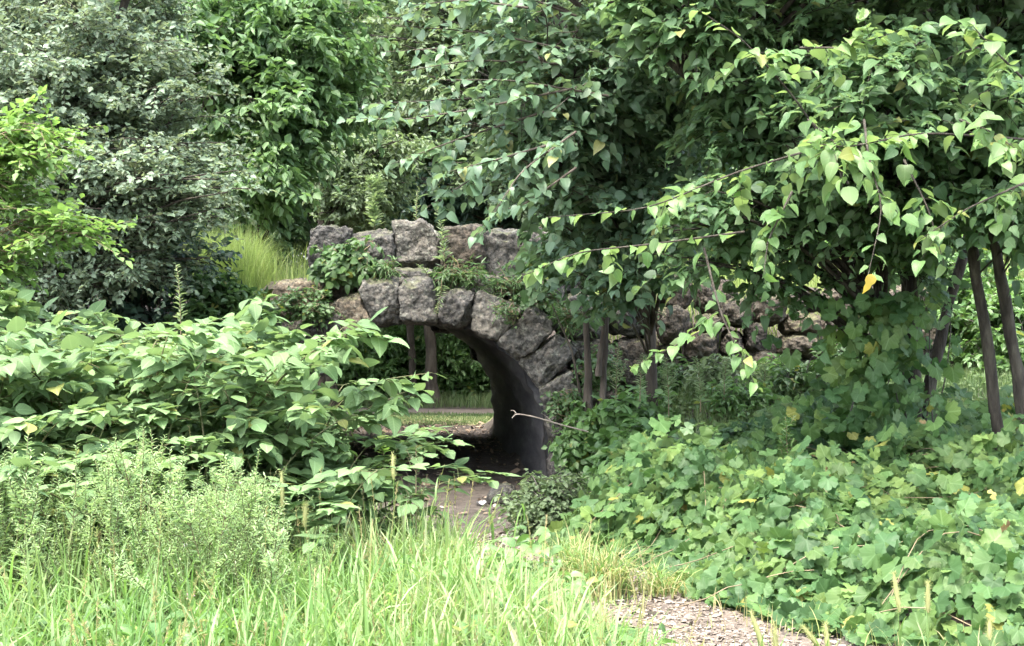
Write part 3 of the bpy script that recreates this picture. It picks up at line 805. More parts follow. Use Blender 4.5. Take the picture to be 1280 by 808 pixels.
for (x, y, s) in ((6.6, 19.5, .8), (7.8, 20.5, 1), (5.4, 20.5, .8), (4.2, 21.0, .7), (9.2, 20.0, 1), (3.0, 22.5, .8), (8.4, 22.5, 1.3), (6.2, 23.0, 1.2)):
    o = copy_tree(src); o['label'] = 'leafy bush on the raised ground behind the boulder wall'; o['group'] = 'bushes behind the boulder wall'; o.location = (x, y, float(G(x, y)) - .03); o.scale = (s, s, s); o.rotation_euler = (0, 0, RNG.uniform(0, 6))

# pinnate-leaved tree, upper left of the middle
b = gz((-3.6, 20.2, 0))
root, mt, tp = new_tree('hickory_tree', 'bright green tree with drooping leaf sprays behind the grassy bank', 'tree', [([b, b + np.array([-.1, 0, 2]), b + np.array([.1, -.3, 4.2]), b + np.array([.4, -.2, 7.5])], (.13, .04)), ([b + np.array([0, 0, 1.2]), b + np.array([-.8, -.3, 3]), b + np.array([-1.3, -.6, 5.5])], (.08, .03))])
ml = MB()
add_boughs(mt, ml, tp, [blob(370, 50, 19.5, 95, 80, 1.2, 100), blob(345, 150, 18.8, 75, 60, 1.0, 80), blob(332, 215, 18.4, 50, 42, .7, 40), blob(425, 110, 19.6, 45, 60, .9, 24), blob(260, 40, 18.5, 90, 60, 1.0, 46), blob(190, 10, 18.8, 70, 40, .8, 22), blob(340, -120, 20, 190, 80, 1.6, 24)], 8, .42, 9, LOMID, .135, r0=.03, droop=.22, hang=.45, rough_n=.42, lateral=.9)
finish(root, mt, ml, M['bark'], M['ash'])

# grey-leaved tree on the left
b = gz((-5.9, 15.2, 0))
root, mt, tp = new_tree('olive_tree', 'large grey-green small-leaved tree filling the left behind the knotweed', 'tree', [([b, b + np.array([-.3, -.1, 1.5]), b + np.array([-.2, 0, 3.2]), b + np.array([.2, .1, 6])], (.13, .04)), ([b, b + np.array([.7, -.1, 1.3]), b + np.array([1.5, -.2, 2.8]), b + np.array([2.0, 0, 4.6])], (.09, .03)), ([b, b + np.array([-.9, .2, 1.2]), b + np.array([-1.5, .1, 3]), b + np.array([-1.7, 0, 4.6])], (.09, .03))])
ml = MB()
gb = [blob(70, 90, 14.6, 110, 100, 1.0, 62), blob(205, 130, 14.8, 80, 90, 1.0, 40), blob(120, 220, 14.2, 110, 70, .8, 50), blob(235, 240, 14.2, 80, 60, .8, 46), 
      blob(30, 290, 14.6, 80, 60, .8, 30), blob(130, 330, 14.4, 60, 34, .5, 16), blob(215, 330, 14.6, 60, 30, .5, 14), blob(100, 20, 15.5, 120, 50, 1.2, 26), blob(90, -80, 15.2, 200, 90, 1.5, 26), blob(-90, 150, 14.6, 90, 160, 1.0, 46), blob(265, 200, 15, 40, 40, .6, 10)]
add_boughs(mt, ml, tp, gb, 13, .34, 13, LOMID + ROUND, .06, r0=.022, droop=.2, hang=.1, rough_n=.55, szvar=.4, facing=(-.1, -.6, 0))
finish(root, mt, ml, M['bark'], M['silver'])

# fluffy trees in the middle distance over the parapet
for (nm, lab, bx, D, bls, lf, sz) in (
        ('soft_tree', 'pale soft-leaved tree rising just behind the left of the parapet', -3.5, 25.5, [(455, 235, 55, 40, 40), (500, 200, 40, 40, 26), (440, 190, 40, 40, 22)], 'wood_b', .1),
        ('tall_soft_tree', 'tall loose pale tree at top centre behind the mulberry tips', 1.1, 28.0, [(540, 110, 70, 60, 46), (590, 50, 80, 60, 46), (500, 40, 50, 50, 24), (600, 190, 60, 50, 30), (560, -60, 120, 60, 40)], 'wood_b', .12),
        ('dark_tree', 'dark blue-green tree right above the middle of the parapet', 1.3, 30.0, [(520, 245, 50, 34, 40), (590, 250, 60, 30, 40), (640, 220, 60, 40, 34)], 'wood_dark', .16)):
    b = gz((bx, D, 0)); top = EYE + 300 / F * D
    root, mt, tp = new_tree(nm, lab, 'tree', [([b, b + np.array([.1, 0, 2.5]), (bx + .2, D, top)], (.13, .04))])
    ml = MB()
    add_boughs(mt, ml, tp, [blob(x_, y_, D - .5, rx, ry, 1.0, n) for (x_, y_, rx, ry, n) in bls], 11, .4, 10, LOMID, sz, droop=.2, hang=.3)
    finish(root, mt, ml, M['bark'], M[lf])

# shrubs in the gap under the grey tree; dark leaf colour carries its shade
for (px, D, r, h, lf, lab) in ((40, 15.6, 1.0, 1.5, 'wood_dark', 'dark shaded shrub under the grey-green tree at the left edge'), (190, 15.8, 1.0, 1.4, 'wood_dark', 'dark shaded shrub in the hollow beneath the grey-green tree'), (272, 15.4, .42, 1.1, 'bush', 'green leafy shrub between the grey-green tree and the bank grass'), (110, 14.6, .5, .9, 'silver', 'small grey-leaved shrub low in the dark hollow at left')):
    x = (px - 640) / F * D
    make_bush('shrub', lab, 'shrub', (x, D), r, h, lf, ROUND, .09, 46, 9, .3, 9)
for (px, D, r, h, lab) in ((1225, 16.4, .7, 1.1, 'leafy shrub on the slope seen between the two slim stems'), (1185, 17.2, .6, 1.2, 'leafy shrub behind the vine-wrapped trunk'), (1290, 16.0, .8, 1.2, 'leafy shrub at the right edge beyond the slim stems'), (1120, 17.4, .5, .8, 'small shrub on top of the boulder wall by the trunk')):
    make_bush('shrub', lab, 'shrub', ((px - 640) / F * D, D), r, h, 'lightbush', LOMID, .09, 50, 8, .28, 8)
# yellow green sapling, far left
b = gz((-3.75, 9.6, 0))
root, mt, tp = new_tree('locust_sapling', 'bright yellow-green sapling with layered sprays at the left edge', 'tree', [([b, b + np.array([.1, 0, 1.2]), b + np.array([-.1, 0, 3.2])], (.03, .012))])
ml = MB()
add_boughs(mt, ml, tp, [blob(45, 165, 9.4, 68, 9, .3, 12), blob(15, 200, 9.4, 50, 7, .25, 8), blob(0, 232, 9.4, 30, 8, .25, 5), blob(90, 285, 9.4, 52, 9, .22, 8), blob(45, 268, 9.4, 50, 9, .25, 6), blob(0, 320, 9.4, 25, 25, .25, 8), blob(-70, 200, 9.6, 40, 80, .4, 8), blob(5, 365, 9.4, 12, 8, .2, 2)], 7, .3, 10, ROUND, .06, r0=.008, droop=.1, hang=.03, up=1.8, rough_n=.35, szvar=.35)
finish(root, mt, ml, M['twig'], M['locust'])

# ------------------------------------------------------------------ mulberry and its neighbours on the right
def leafy_shoot(mt, ml, pts, n, size, tm, r=.008, lmat=0, side_twigs=0, tl=.25, hang=.2):
    p = limb_path(pts, 16)
    mt.tube(p, np.linspace(r, .002, 16), 5)
    t = np.linspace(.02, 1, n); seg = t * 15; i0 = np.minimum(seg.astype(int), 14); fr = (seg - i0)[:, None]
    b = p[i0] * (1 - fr) + p[i0 + 1] * fr; T = norm(p[i0 + 1] - p[i0])
    side = norm(np.cross(T, np.array([0, 0, 1.])) + 1e-4) * np.where(np.arange(n) % 2 == 0, 1, -1)[:, None]
    d = T * .5 + side * .8 + RNG.normal(0, .25, (n, 3)); d[:, 2] -= hang
    nn = np.array([0, -.12, 1.0]) + RNG.normal(0, .42, (n, 3))
    sz = size * np.linspace(1.1, .75, n) * RNG.uniform(.75, 1.2, n)
    # short stalks
    o = b + norm(d) * sz[:, None] * .22
    st = np.stack([b, (b + o) / 2, o], 1); mt.tubes(st, np.full((n, 3), .0016), 3)
    w = RNG.integers(0, len(tm), n)
    for q, t_ in enumerate(tm):
        k = w == q; ml.inst(t_, o[k], d[k], nn[k], sz[k], mat=lmat, width=RNG.uniform(.72, 1.12, k.sum()))
    if side_twigs:
        k = RNG.integers(2, 13, side_twigs)
        dd = norm(p[k + 1] - p[k]) * .7 + RNG.normal(0, .6, (side_twigs, 3)) * np.array([1, 1, .6])
        put_twigs(mt, ml, p[k], dd, tl * RNG.uniform(.6, 1.3, side_twigs), 6, tm, size * .95, r0=.003, lmat=lmat, hang=hang, facing=(0, -.1, 0), rough_n=.45)


b = gz((3.55, 12.6, 0))
root, mt, tp = new_tree('mulberry_tree', 'spreading mulberry tree with glossy leaves and vine-wrapped dark trunk on the right', 'tree',
    [([b, b + np.array([.03, 0, .8]), b + np.array([-.02, -.05, 1.8]), b + np.array([-.3, -.2, 3.2]), b + np.array([-.4, -.2, 6.2])], (.1, .04)),
     ([b + np.array([.08, .05, 0]), b + np.array([.12, .05, 1.0]), b + np.array([.5, .1, 2.4]), b + np.array([.9, 0, 4.5])], (.07, .03)),
     ([b + np.array([-.02, 0, 1.2]), b + np.array([-.7, -.4, 2.2]), b + np.array([-1.6, -.8, 3.2]), b + np.array([-2.6, -1.0, 4.0])], (.06, .02))])
ml = MB()
mb_bl = [blob(1090, 60, 11.4, 170, 70, 1.1, 34), blob(1180, 130, 11.0, 130, 90, .9, 26), blob(960, 110, 11.2, 110, 90, .9, 24), blob(840, 15, 10.9, 90, 40, .5, 14), blob(1010, 215, 11.2, 120, 60, .9, 22), blob(1160, 250, 11.2, 110, 60, .8, 18),
         blob(890, 280, 11.2, 80, 55, .7, 18), blob(1130, 310, 11.8, 60, 40, .6, 6), blob(1000, -100, 11.8, 280, 70, 1.5, 24), blob(1150, -220, 12.2, 300, 100, 1.8, 16), blob(1110, -200, 10.3, 280, 120, 1.3, 48), blob(1130, 110, 10.0, 170, 70, .5, 24)]
add_boughs(mt, ml, tp, mb_bl, 10, .42, 13, MULB, .078, r0=.03, droop=.3, hang=.15, rough_n=.42, szvar=.6)
shoots = [
    ([(1060, 230, 9.2), (1000, 130, 8.9), (930, 50, 8.6), (866, 8, 8.5)], 22, 4), ([(1290, 175, 9.2), (1150, 165, 8.8), (1060, 185, 8.5), (1008, 178, 8.4)], 20, 9),
    ([(1080, 150, 9), (1086, 200, 8.7), (1104, 260, 8.5), (1085, 345, 8.3)], 20, 3), ([(1040, 180, 9.5), (920, 215, 9.2), (810, 262, 9), (682, 272, 8.8)], 24, 6),
    ([(930, 290, 9.7), (820, 305, 9.5), (720, 315, 9.3), (652, 346, 9.2)], 18, 3), ([(880, 310, 9.7), (900, 390, 9.3), (925, 445, 9.1), (945, 484, 9.0)], 16, 2),
    ([(1290, 110, 9), (1240, 60, 8.8), (1210, 26, 8.7)], 12, 6), ([(1290, 225, 9), (1210, 260, 8.8), (1150, 300, 8.7)], 14, 4), ([(900, 400, 10.2), (840, 435, 10), (792, 458, 9.9)], 12, 1),
    ([(1010, 150, 8.9), (1040, 175, 8.6), (1060, 200, 8.4)], 10, 5), ([(1200, 150, 8.9), (1240, 165, 8.6), (1275, 190, 8.5)], 10, 6), ([(990, 240, 9.2), (960, 300, 9), (955, 340, 8.9)], 12, 3),
    ([(1000, 60, 9.4), (1060, 60, 9.2), (1120, 40, 9.0)], 12, 4), ([(1130, 200, 9), (1160, 260, 8.8), (1180, 330, 8.8)], 12, 2)]
for pts, n, sw in shoots:
    leafy_shoot(mt, ml, [P(*p) for p in pts], n, .098, MULB, r=.009, lmat=1, side_twigs=sw)
loc = np.array(root.location)
mt.build('trunk', M['bark'], root, loc=loc); ml.build('crown', [M['mulb'], M['mulb_young']], root, loc=loc)
m = MB(); m.inst(MULB[0], np.array([P(1090, 343, 8.1)]), np.array([[-.3, 0, -1.]]), np.array([[.3, -1., .2]]), np.array([.12]), width=.75)
tag(m.build('yellow_leaf', M['yellow'], root, loc=loc), 'single yellow leaf hanging at a branch tip')

# slender tree in front of the wall, whose boughs reach left over the arch
b = gz(P(815, 500, 14.8))
root, mt, tp = new_tree('slender_mulberry', 'slender brown-trunked tree in front of the wall with boughs reaching left over the arch', 'tree',
    [([b, P(812, 380, 14.8), P(806, 250, 14.6), P(815, 60, 14.2), P(830, -200, 13.8)], (.065, .03)), ([P(808, 300, 14.6), P(790, 180, 13.6), P(740, 120, 12.6), P(680, 80, 12)], (.035, .015)), ([P(808, 300, 14.6), P(850, 120, 13), P(860, 60, 12.2), P(900, 0, 11.8)], (.035, .015))])
ml = MB()
add_boughs(mt, ml, tp, [blob(840, 130, 13, 120, 110, 1.0, 36), blob(740, 80, 12.4, 110, 70, .9, 22), blob(700, 190, 12.4, 90, 60, .8, 20), blob(640, 140, 12.2, 60, 50, .7, 7), blob(800, 250, 13, 90, 60, .8, 26), blob(650, 235, 12.6, 50, 30, .5, 5), blob(760, 320, 13, 60, 40, .6, 9), blob(820, 330, 13, 50, 30, .6, 6), blob(660, 30, 12, 80, 45, .8, 8), blob(740, -110, 13, 230, 80, 1.4, 22), blob(720, -230, 13.2, 260, 80, 1.6, 14), blob(520, -120, 12.6, 120, 70, 1.2, 20), blob(440, -170, 13.8, 200, 80, 1.3, 18), blob(600, -110, 15.0, 120, 40, .8, 12)], 10, .42, 13, MULB, .078, r0=.022, droop=.3, hang=.15, rough_n=.42, szvar=.6)
for pts, n, sw in (([(860, 55, 12.2), (790, 72, 11.8), (730, 105, 11.4), (690, 140, 11)], 14, 8), ([(720, 110, 11.2), (600, 135, 10.9), (510, 150, 10.7), (432, 148, 10.5)], 26, 7), ([(700, 60, 11.3), (600, 40, 11), (490, 32, 10.8)], 20, 7), ([(720, 165, 11), (650, 215, 10.6), (600, 295, 10.4)], 16, 6), ([(690, 180, 11), (620, 200, 10.8), (560, 215, 10.7)], 14, 6), ([(760, 120, 11.4), (640, 100, 11), (540, 100, 10.8)], 18, 6), ([(720, 210, 11.2), (650, 260, 11), (610, 262, 10.9)], 12, 4), ([(660, 10, 11), (580, 0, 10.9), (500, 8, 10.7)], 18, 8), ([(700, 80, 11.4), (590, 75, 11.2), (500, 90, 11)], 20, 9), ([(680, 140, 11.3), (570, 175, 11), (490, 205, 10.9)], 20, 9), ([(640, 120, 11.5), (560, 125, 11.2), (460, 130, 11)], 20, 8), ([(650, 190, 11.5), (580, 230, 11.2), (530, 262, 11)], 16, 7), ([(640, 40, 11.8), (560, 60, 11.6), (480, 65, 11.4)], 18, 9), ([(720, 20, 11.8), (640, -10, 11.6), (560, -20, 11.4)], 18, 9)):
    leafy_shoot(mt, ml, [P(*p) for p in pts], n, .098, MULB, r=.011, lmat=0, side_twigs=sw)
loc = np.array(root.location)
mt.build('trunk', M['bark_brown'], root, loc=loc); ml.build('crown', [M['mulb_soft'], M['mulb_young']], root, loc=loc)

# clump of thin stems beside the arch
b = gz(P(745, 500, 15.4))
root, mt, tp = new_tree('sapling_clump', 'clump of thin grey-brown stems growing beside the right of the arch', 'sapling',
    [([P(736, 520, 15.4), P(733, 400, 15.4), P(728, 280, 15.3), P(735, 120, 15)], (.045, .016)), ([P(752, 520, 15.4), P(757, 380, 15.4), P(757, 260, 15.2), P(765, 120, 15)], (.035, .015)), ([P(748, 470, 15.3), P(758, 410, 15.2), P(760, 350, 15.1), P(772, 240, 15)], (.03, .012)), ([P(725, 490, 15.4), P(715, 440, 15.2), P(690, 380, 15)], (.015, .006))])
ml = MB()
add_boughs(mt, ml, tp, [blob(740, 230, 15, 60, 60, .6, 20), blob(690, 300, 15, 40, 40, .4, 5), blob(755, 330, 14.9, 55, 60, .4, 16), blob(740, 120, 15, 100, 60, .8, 20)], 6, .4, 7, MULB, .12, r0=.015, hang=.45)
finish(root, mt, ml, M['bark_brown'], M['mulb'])

# twin stems near the right edge
b = gz(P(1250, 540, 11.4))
root, mt, tp = new_tree('twin_stem_tree', 'leaning tree with two slim mossy stems near the right edge', 'tree',
    [([P(1254, 560, 11.4), P(1234, 440, 11.4), P(1212, 310, 11.3), P(1200, 150, 11.2), P(1200, -100, 11)], (.048, .03)), ([P(1286, 560, 11.3), P(1270, 440, 11.3), P(1246, 310, 11.2), P(1225, 150, 11.2), P(1260, -80, 11)], (.052, .03))])
ml = MB()
add_boughs(mt, ml, tp, [blob(1270, 90, 10.6, 110, 80, .8, 26), blob(1300, 220, 10.6, 90, 60, .7, 20), blob(1270, -100, 10.6, 180, 80, 1.2, 44), blob(1400, 100, 10.8, 110, 160, 1, 30)], 9, .4, 11, MULB, .094, r0=.02, hang=.45, facing=(0, -.3, 0))
finish(root, mt, ml, M['bark'], M['mulb'])

# ------------------------------------------------------------------ vines, weeds and low plants on the right
def vine_mound(x, y):
    """height of the leaf mass above the ground; 0 outside"""
    dxp, w = path_dist(x, np.clip(y, 5.2, 13))
    edge = dxp - w - .05 - .25 * np.sin(y * 2.1) * .5
    h = sm(-.1, .8, edge) * (.27 + .33 * sm(8, 10.5, y) * sm(14.5, 11.5, y) + .12 * np.sin(x * 2.3 + y * 1.1) + .1 * np.sin(x * 4.1 - y * 2.7) + .14 * sm(2.9, 3.8, x) * sm(8.0, 10, y))
    h = h * sm(14.2, 13.0, y) * sm(6.4, 7.6, y + .35 * (x - 1.5)) 
    return np.where(edge > 0, np.maximum(h, .05), 0)


def vine_leaves(ml, n, xr, yr, size, tm, cond, hfac=(.55, 1.05)):
    x = RNG.uniform(*xr, n); y = RNG.uniform(*yr, n)
    h = vine_mound(x, y); k = (h > .04) & cond(x, y); x, y, h = x[k], y[k], h[k]
    z = G(x, y) + h * RNG.uniform(*hfac, len(x)) + .03
    e_ = .15
    gx = (vine_mound(x + e_, y) + G(x + e_, y) - vine_mound(x - e_, y) - G(x - e_, y)) / (2 * e_); gy = (vine_mound(x, y + e_) + G(x, y + e_) - vine_mound(x, y - e_) - G(x, y - e_)) / (2 * e_)
    nn = np.stack([-gx, -gy - .45, np.ones_like(gx)], -1) + RNG.normal(0, .5, (len(x), 3))
    d = np.stack([-gx * .6, -np.abs(gy) - .4, -.4 * np.ones_like(gx)], -1) + RNG.normal(0, .8, (len(x), 3))
    p = np.stack([x, y, z], -1)
    sz = size * np.clip(RNG.normal(1, .3, len(x)), .4, 1.7)
    w = RNG.integers(0, len(tm), len(x)); old = RNG.random(len(x)) < .008
    for q, t_ in enumerate(tm):
        for mi_, kk in ((0, (w == q) & ~old), (2, (w == q) & old)): ml.inst(t_, p[kk], d[kk], nn[kk], sz[kk] * (1, 1, .55)[mi_], mat=mi_)


ml = MB()
vine_leaves(ml, 18500, (-.4, 6.2), (6.4, 14.2), .135, GRAPE, lambda x, y: np.ones_like(x, bool), (.3, 1.08))
vine_leaves(ml, 2600, (-.2, 6.2), (7, 13), .12, GRAPE, lambda x, y: np.ones_like(x, bool), (1.0, 1.45))
# runners
xx = RNG.uniform(.8, 5.5, 90); yy2 = RNG.uniform(7.5, 12.5, 90); an = RNG.uniform(0, 6.28, 90); t = np.linspace(0, 1, 8)
RX = xx[:, None] + np.cos(an)[:, None] * t * .9; RY = yy2[:, None] + np.sin(an)[:, None] * t * .9
RZ = G(RX, RY) + vine_mound(RX, RY) * .85 + .1 * np.sin(t * 3.1)[None]
ml.tubes(np.stack([RX, RY, RZ], -1), np.full((90, 8), .003), 4, mat=1)
tag(ml.build('grape_vines', [M['grape'], M['twig'], M['grape_old']]), 'sprawling mass of lobed grape vine leaves beside the path', 'vines', kind='stuff')

# climbing vine on the mulberry trunk
b = gz(P(1120, 520, 12.1))
root = empty('climbing_vine', tuple(b)); tag(root, 'dark grape vine curtain climbing in front of the mulberry trunk', 'vine')
mt = MB(); ml = MB()
for k in range(9):
    px0 = RNG.uniform(1060, 1190); p = limb_path([P(px0 + RNG.uniform(-40, 40), 540, 12.0), P(px0, 470, 12.0), P(px0 + RNG.uniform(-20, 20), 400, 12.1), P(px0 + RNG.uniform(-30, 30), RNG.uniform(300, 380), 12.2)], 16)
    mt.tube(p, np.linspace(.008, .003, 16), 5)
n = 360
px_ = RNG.normal(1100, 42, n); py_ = RNG.uniform(370, 545, n); px_ = px_ + (460 - py_) * .15
pos = np.array([P(a1, b1, 11.9 + RNG.uniform(-.35, .35)) for a1, b1 in zip(px_, py_)])
pos = pos[(np.abs(pos[:, 0] - 3.58) > .16) | (RNG.random(n) < .25)]
n = len(pos)
d = np.array([0, -.2, -1.]) + RNG.normal(0, .6, (n, 3)); nn = np.array([0, -1., .5]) + RNG.normal(0, .4, (n, 3))
w = RNG.integers(0, 4, n)
for q_ in range(4): ml.inst(GRAPE[q_], pos[w == q_], d[w == q_], nn[w == q_], .165 * RNG.uniform(.6, 1.25, (w == q_).sum()))
loc = np.array(root.location); mt.build('stems', M['twig_grey'], root, loc=loc); ml.build('foliage', M['grape'], root, loc=loc)

# low shrubs beside the mouth of the passage
make_bush('shrub', 'grey-green small-leaved shrub spilling over the path beside the right arch foot', 'shrub', (.34, 12.8), .36, .62, 'greybush', ROUND, .05, 56, 8, .2, 9)
make_bush('shrub', 'dark creeper-covered shrub at the foot of the right arch stones', 'shrub', (.85, 15.3), .3, .85, 'lightbush', MULB, .085, 40, 6, .22, 7)
make_bush('shrub', 'leafy green shrub below the clump of thin stems', 'shrub', (1.3, 14.6), .45, .85, 'lightbush', MULB, .1, 40, 6, .25, 7)
make_bush('shrub', 'light green leafy shrub in front of the slender brown trunk', 'shrub', (1.25, 13.4), .55, .85, 'lightbush', MULB, .12, 44, 6, .28, 7)
for (x, D, r, h, lab) in ((-2.55, 15.0, .4, 1.9, 'small-leaved dark creeper shrub left of the arch ring'), (-2.1, 14.6, .35, 1.3, 'dark leafy shrub under the left arch foot behind the knotweed')):
    make_bush('shrub', lab, 'shrub', (x, D), r, h, 'bush', MULB, .08, 40, 6, .22, 7)


for (px, D, r, h, lf, lab) in ((800, 15.3, .3, .55, 'lightbush', 'small green shrub between the thin stems and the slender trunk'), (850, 15.6, .3, .4, 'bush', 'low weeds at the foot of the wall right of the slender trunk'), (905, 15.0, .35, .35, 'greybush', 'low grey-green shrub on the slope under the hanging shoot'),
                          (960, 15.4, .4, .35, 'lightbush', 'low leafy shrub on the slope below the middle of the boulder wall'), (1010, 14.6, .35, .4, 'bush', 'low leafy shrub left of the climbing vine curtain'), (930, 14.2, .3, .3, 'lightbush', 'smallest leafy shrub on the slope behind the grape vines'), (1060, 15.6, .4, .6, 'bush', 'leafy shrub at the wall behind the climbing vine')):
    make_bush('shrub', lab, 'shrub', ((px - 640) / F * D, D), r, h, lf, LOMID, .07, 40, 7, .2, 7)


def ledge_plant(name, label, px, py, D, r, h, lf, tm, sz, n, hang=.3):
    c = P(px, py, D); b = c.copy(); b[2] -= h * .5
    root, mt, tp = new_tree(name, label, 'plant', [([b, c], (.01, .004)), ([b, c + np.array([r * .4, 0, h * .2])], (.008, .003))])
    ml = MB(); add_boughs(mt, ml, tp, [(c, np.array([r, .22, h * .55]), n)], 5, .18, 6, tm, sz, r0=.006, hang=hang, facing=(0, -.5, 0))
    finish(root, mt, ml, M['twig'], M[lf], 'foliage', 'stems')
ledge_plant('bramble', 'green bramble clump spilling over the left parapet stones', 435, 325, 16.25, .36, .42, 'bush', MULB, .085, 40)
ledge_plant('ledge_weed', 'low green weed on the ledge above the arch ring', 575, 345, 16.4, .36, .2, 'bush', LANCE, .09, 34)
ledge_plant('ledge_weed', 'small green weed between ring stones and dark parapet boulder', 640, 355, 16.3, .22, .16, 'bush', LANCE, .08, 18)
ledge_plant('ledge_weed', 'leafy weed tuft at the right shoulder of the arch', 672, 372, 16.25, .22, .2, 'bush', ROUND, .06, 22)
ledge_plant('ledge_weed', 'short weed at the foot of the second parapet stone', 480, 335, 16.3, .2, .14, 'bush', LANCE, .08, 16)
ledge_plant('creeper', 'small creeper on the lowest right arch stones', 712, 505, 15.85, .2, .3, 'bush', ROUND, .055, 22)
ledge_plant('creeper', 'creeper trailing over the wall right of the arch ring', 745, 455, 16.0, .26, .4, 'bush', ROUND, .06, 26)
ledge_plant('creeper', 'creeper patch at the foot of the arch behind the dead branch', 735, 540, 15.7, .3, .3, 'lightbush', ROUND, .06, 30)
ledge_plant('creeper', 'weeds hanging from the wall top between arch and slender trunk', 715, 395, 16.0, .2, .2, 'bush', LANCE, .08, 18)
ledge_plant('creeper', 'leafy creeper on the left of the ring below the bramble', 385, 380, 15.9, .3, .3, 'bush', ROUND, .06, 30)
ledge_plant('ledge_weed', 'tiny bright green weed sprouting from an arch stone joint', 632, 388, 15.96, .09, .06, 'bush', ROUND, .04, 8)


def spike_plant(name, label, base, h, lean, lf, nl=46, ll=.07, cat='weed', wid=1.0, group=None, branches=0, stem='twig'):
    base = np.array(base, float)
    root = empty(name, tuple(base)); tag(root, label, cat, group)
    mt = MB(); ml = MB()
    top = base + np.array([lean[0], lean[1], h])
    p = bez(base, base + np.array([0, 0, h * .6]), top, 12); mt.tube(p, np.linspace(.005, .0015, 12), 4)
    def leaves(p, n, ll):
        m_ = len(p) - 1; t = np.linspace(.15, 1, n); seg = t * m_; i0 = np.minimum(seg.astype(int), m_ - 1); fr = (seg - i0)[:, None]
        b = p[i0] * (1 - fr) + p[i0 + 1] * fr; T = norm(p[i0 + 1] - p[i0])
        a_ = np.arange(n) * 2.4 + RNG.normal(0, .4, n)
        d = np.stack([np.cos(a_), np.sin(a_), .35 * np.ones(n)], -1) + T * .4
        nn = np.array([0, 0, 1.]) + RNG.normal(0, .3, (n, 3))
        sz = ll * (1.15 - .7 * t) * RNG.uniform(.7, 1.3, n)
        w = RNG.integers(0, 3, n)
        for q in range(3): ml.inst(LANCE[q], b[w == q], d[w == q], nn[w == q], sz[w == q], width=wid)
    leaves(p, nl, ll)
    for k in range(branches):
        i = RNG.integers(3, 10); a_ = RNG.uniform(0, 6.28); L = h * RNG.uniform(.15, .36) * (1.25 - i / 12)
        e2 = p[i] + np.array([math.cos(a_) * L * .6, math.sin(a_) * L * .6, L])
        bp_ = bez(p[i], p[i] + np.array([math.cos(a_) * L * .4, math.sin(a_) * L * .4, L * .3]), e2, 6)
        mt.tube(bp_, np.linspace(.003, .001, 6), 3); leaves(bp_, max(8, int(nl * .35)), ll * .75)
    loc = np.array(root.location); mt.build('stem', M[stem], root, loc=loc); ml.build('leaves', M[lf], root, loc=loc)
    return root


spike_plant('tall_weed', 'tall pale weed spike standing in front of the grey-green tree', P(226, 420, 13.0), .65, (-.04, 0), 'spikeweed', 60, .08, wid=1.3)
spike_plant('tall_weed', 'tall weed stalk between the second and third parapet stones', P(556, 345, 16.4), .8, (-.1, 0), 'spikeweed', 80, .11, wid=1.3)
spike_plant('tall_weed', 'leaning weed stalk hanging over the crown of the arch', P(534, 345, 15.95), .12, (-.1, -.18), 'spikeweed', 20, .08)
spike_plant('hanging_weed', 'weed stalk drooping down the joint at the arch crown', P(552, 350, 15.9), -.38, (-.06, -.12), 'spikeweed', 40, .09)
spike_plant('tall_weed', 'tall bushy weed rising behind the left parapet', P(468, 300, 17.4), .8, (.05, 0), 'spikeweed', 90, .14, branches=9, wid=1.3)
spike_plant('tall_weed', 'thin weed growing on top of the second parapet stone', P(520, 290, 17.0), .5, (.02, 0), 'spikeweed', 40, .07)
spike_plant('tall_weed', 'pale weed spike in front of the wall beside the slender trunk', P(836, 520, 13.6), .55, (-.03, 0), 'spikeweed', 60, .09, wid=1.2, branches=4)
spike_plant('tall_weed', 'pale weed spike in front of the wall below the hanging shoot', P(876, 515, 13.2), .5, (-.05, 0), 'spikeweed', 56, .09, wid=1.3, branches=2)
spike_plant('tall_weed', 'feathery green weed standing up from the middle of the grape vines', P(985, 625, 10.6), .62, (-.02, 0), 'bush', 70, .08, branches=6)
spike_plant('tall_weed', 'slim pale weed on the slope right of the two weed spikes', P(905, 505, 14.0), 0.45, (.03, 0), 'spikeweed', 50, .08, branches=3)
spike_plant('tall_weed', 'short pale weed stalk below the boulder wall', P(955, 500, 14.6), 0.4, (.03, 0), 'spikeweed', 50, .08, branches=3)
spike_plant('tall_weed', 'weed stalk just left of the slender trunk', P(800, 505, 14.2), 0.5, (.03, 0), 'spikeweed', 50, .08, branches=3)
spike_plant('tall_weed', 'weed stalk between the thin stem clump and the slender trunk', P(770, 500, 14.8), 0.55, (.03, 0), 'spikeweed', 50, .08, branches=3)
spike_plant('dock_weed', 'branched pale seed head in front of the dark passage', P(520, 660, 8.6), .5, (.0, 0), 'spikeweed', 30, .035, wid=1.6, branches=12)
spike_plant('tall_weed', 'fine weed beside the knotweed edge above the grass', P(482, 640, 9.2), .5, (-.03, 0), 'locust', 44, .09, wid=1.3, branches=3)

# ------------------------------------------------------------------ knotweed thicket
def knot_cane(h, lean, seed):
    mt = MB(); ml = MB()
    top = np.array([lean, 0, h])
    p = bez(np.zeros(3), np.array([0, 0, h * .75]), top, 14); mt.tube(p, np.linspace(.011, .004, 14), 6)
    base = []; dirs = []; ln = []
    for k in range(22):
        i = RNG.integers(1, 14); a_ = RNG.uniform(0, 6.28)
        base.append(p[i]); dirs.append([math.cos(a_), math.sin(a_), RNG.uniform(.1, .8)]); ln.append(RNG.uniform(.25, .55))
    base.append(p[-1]); dirs.append([.8, .1, .35]); ln.append(.4)
    put_twigs(mt, ml, np.array(base), np.array(dirs), np.array(ln), 9, KNOT, .115, r0=.003, droop=.4, hang=.25, rough_n=.33, up=1.3, lateral=.9, facing=(0, 0, 0))
    return mt, ml


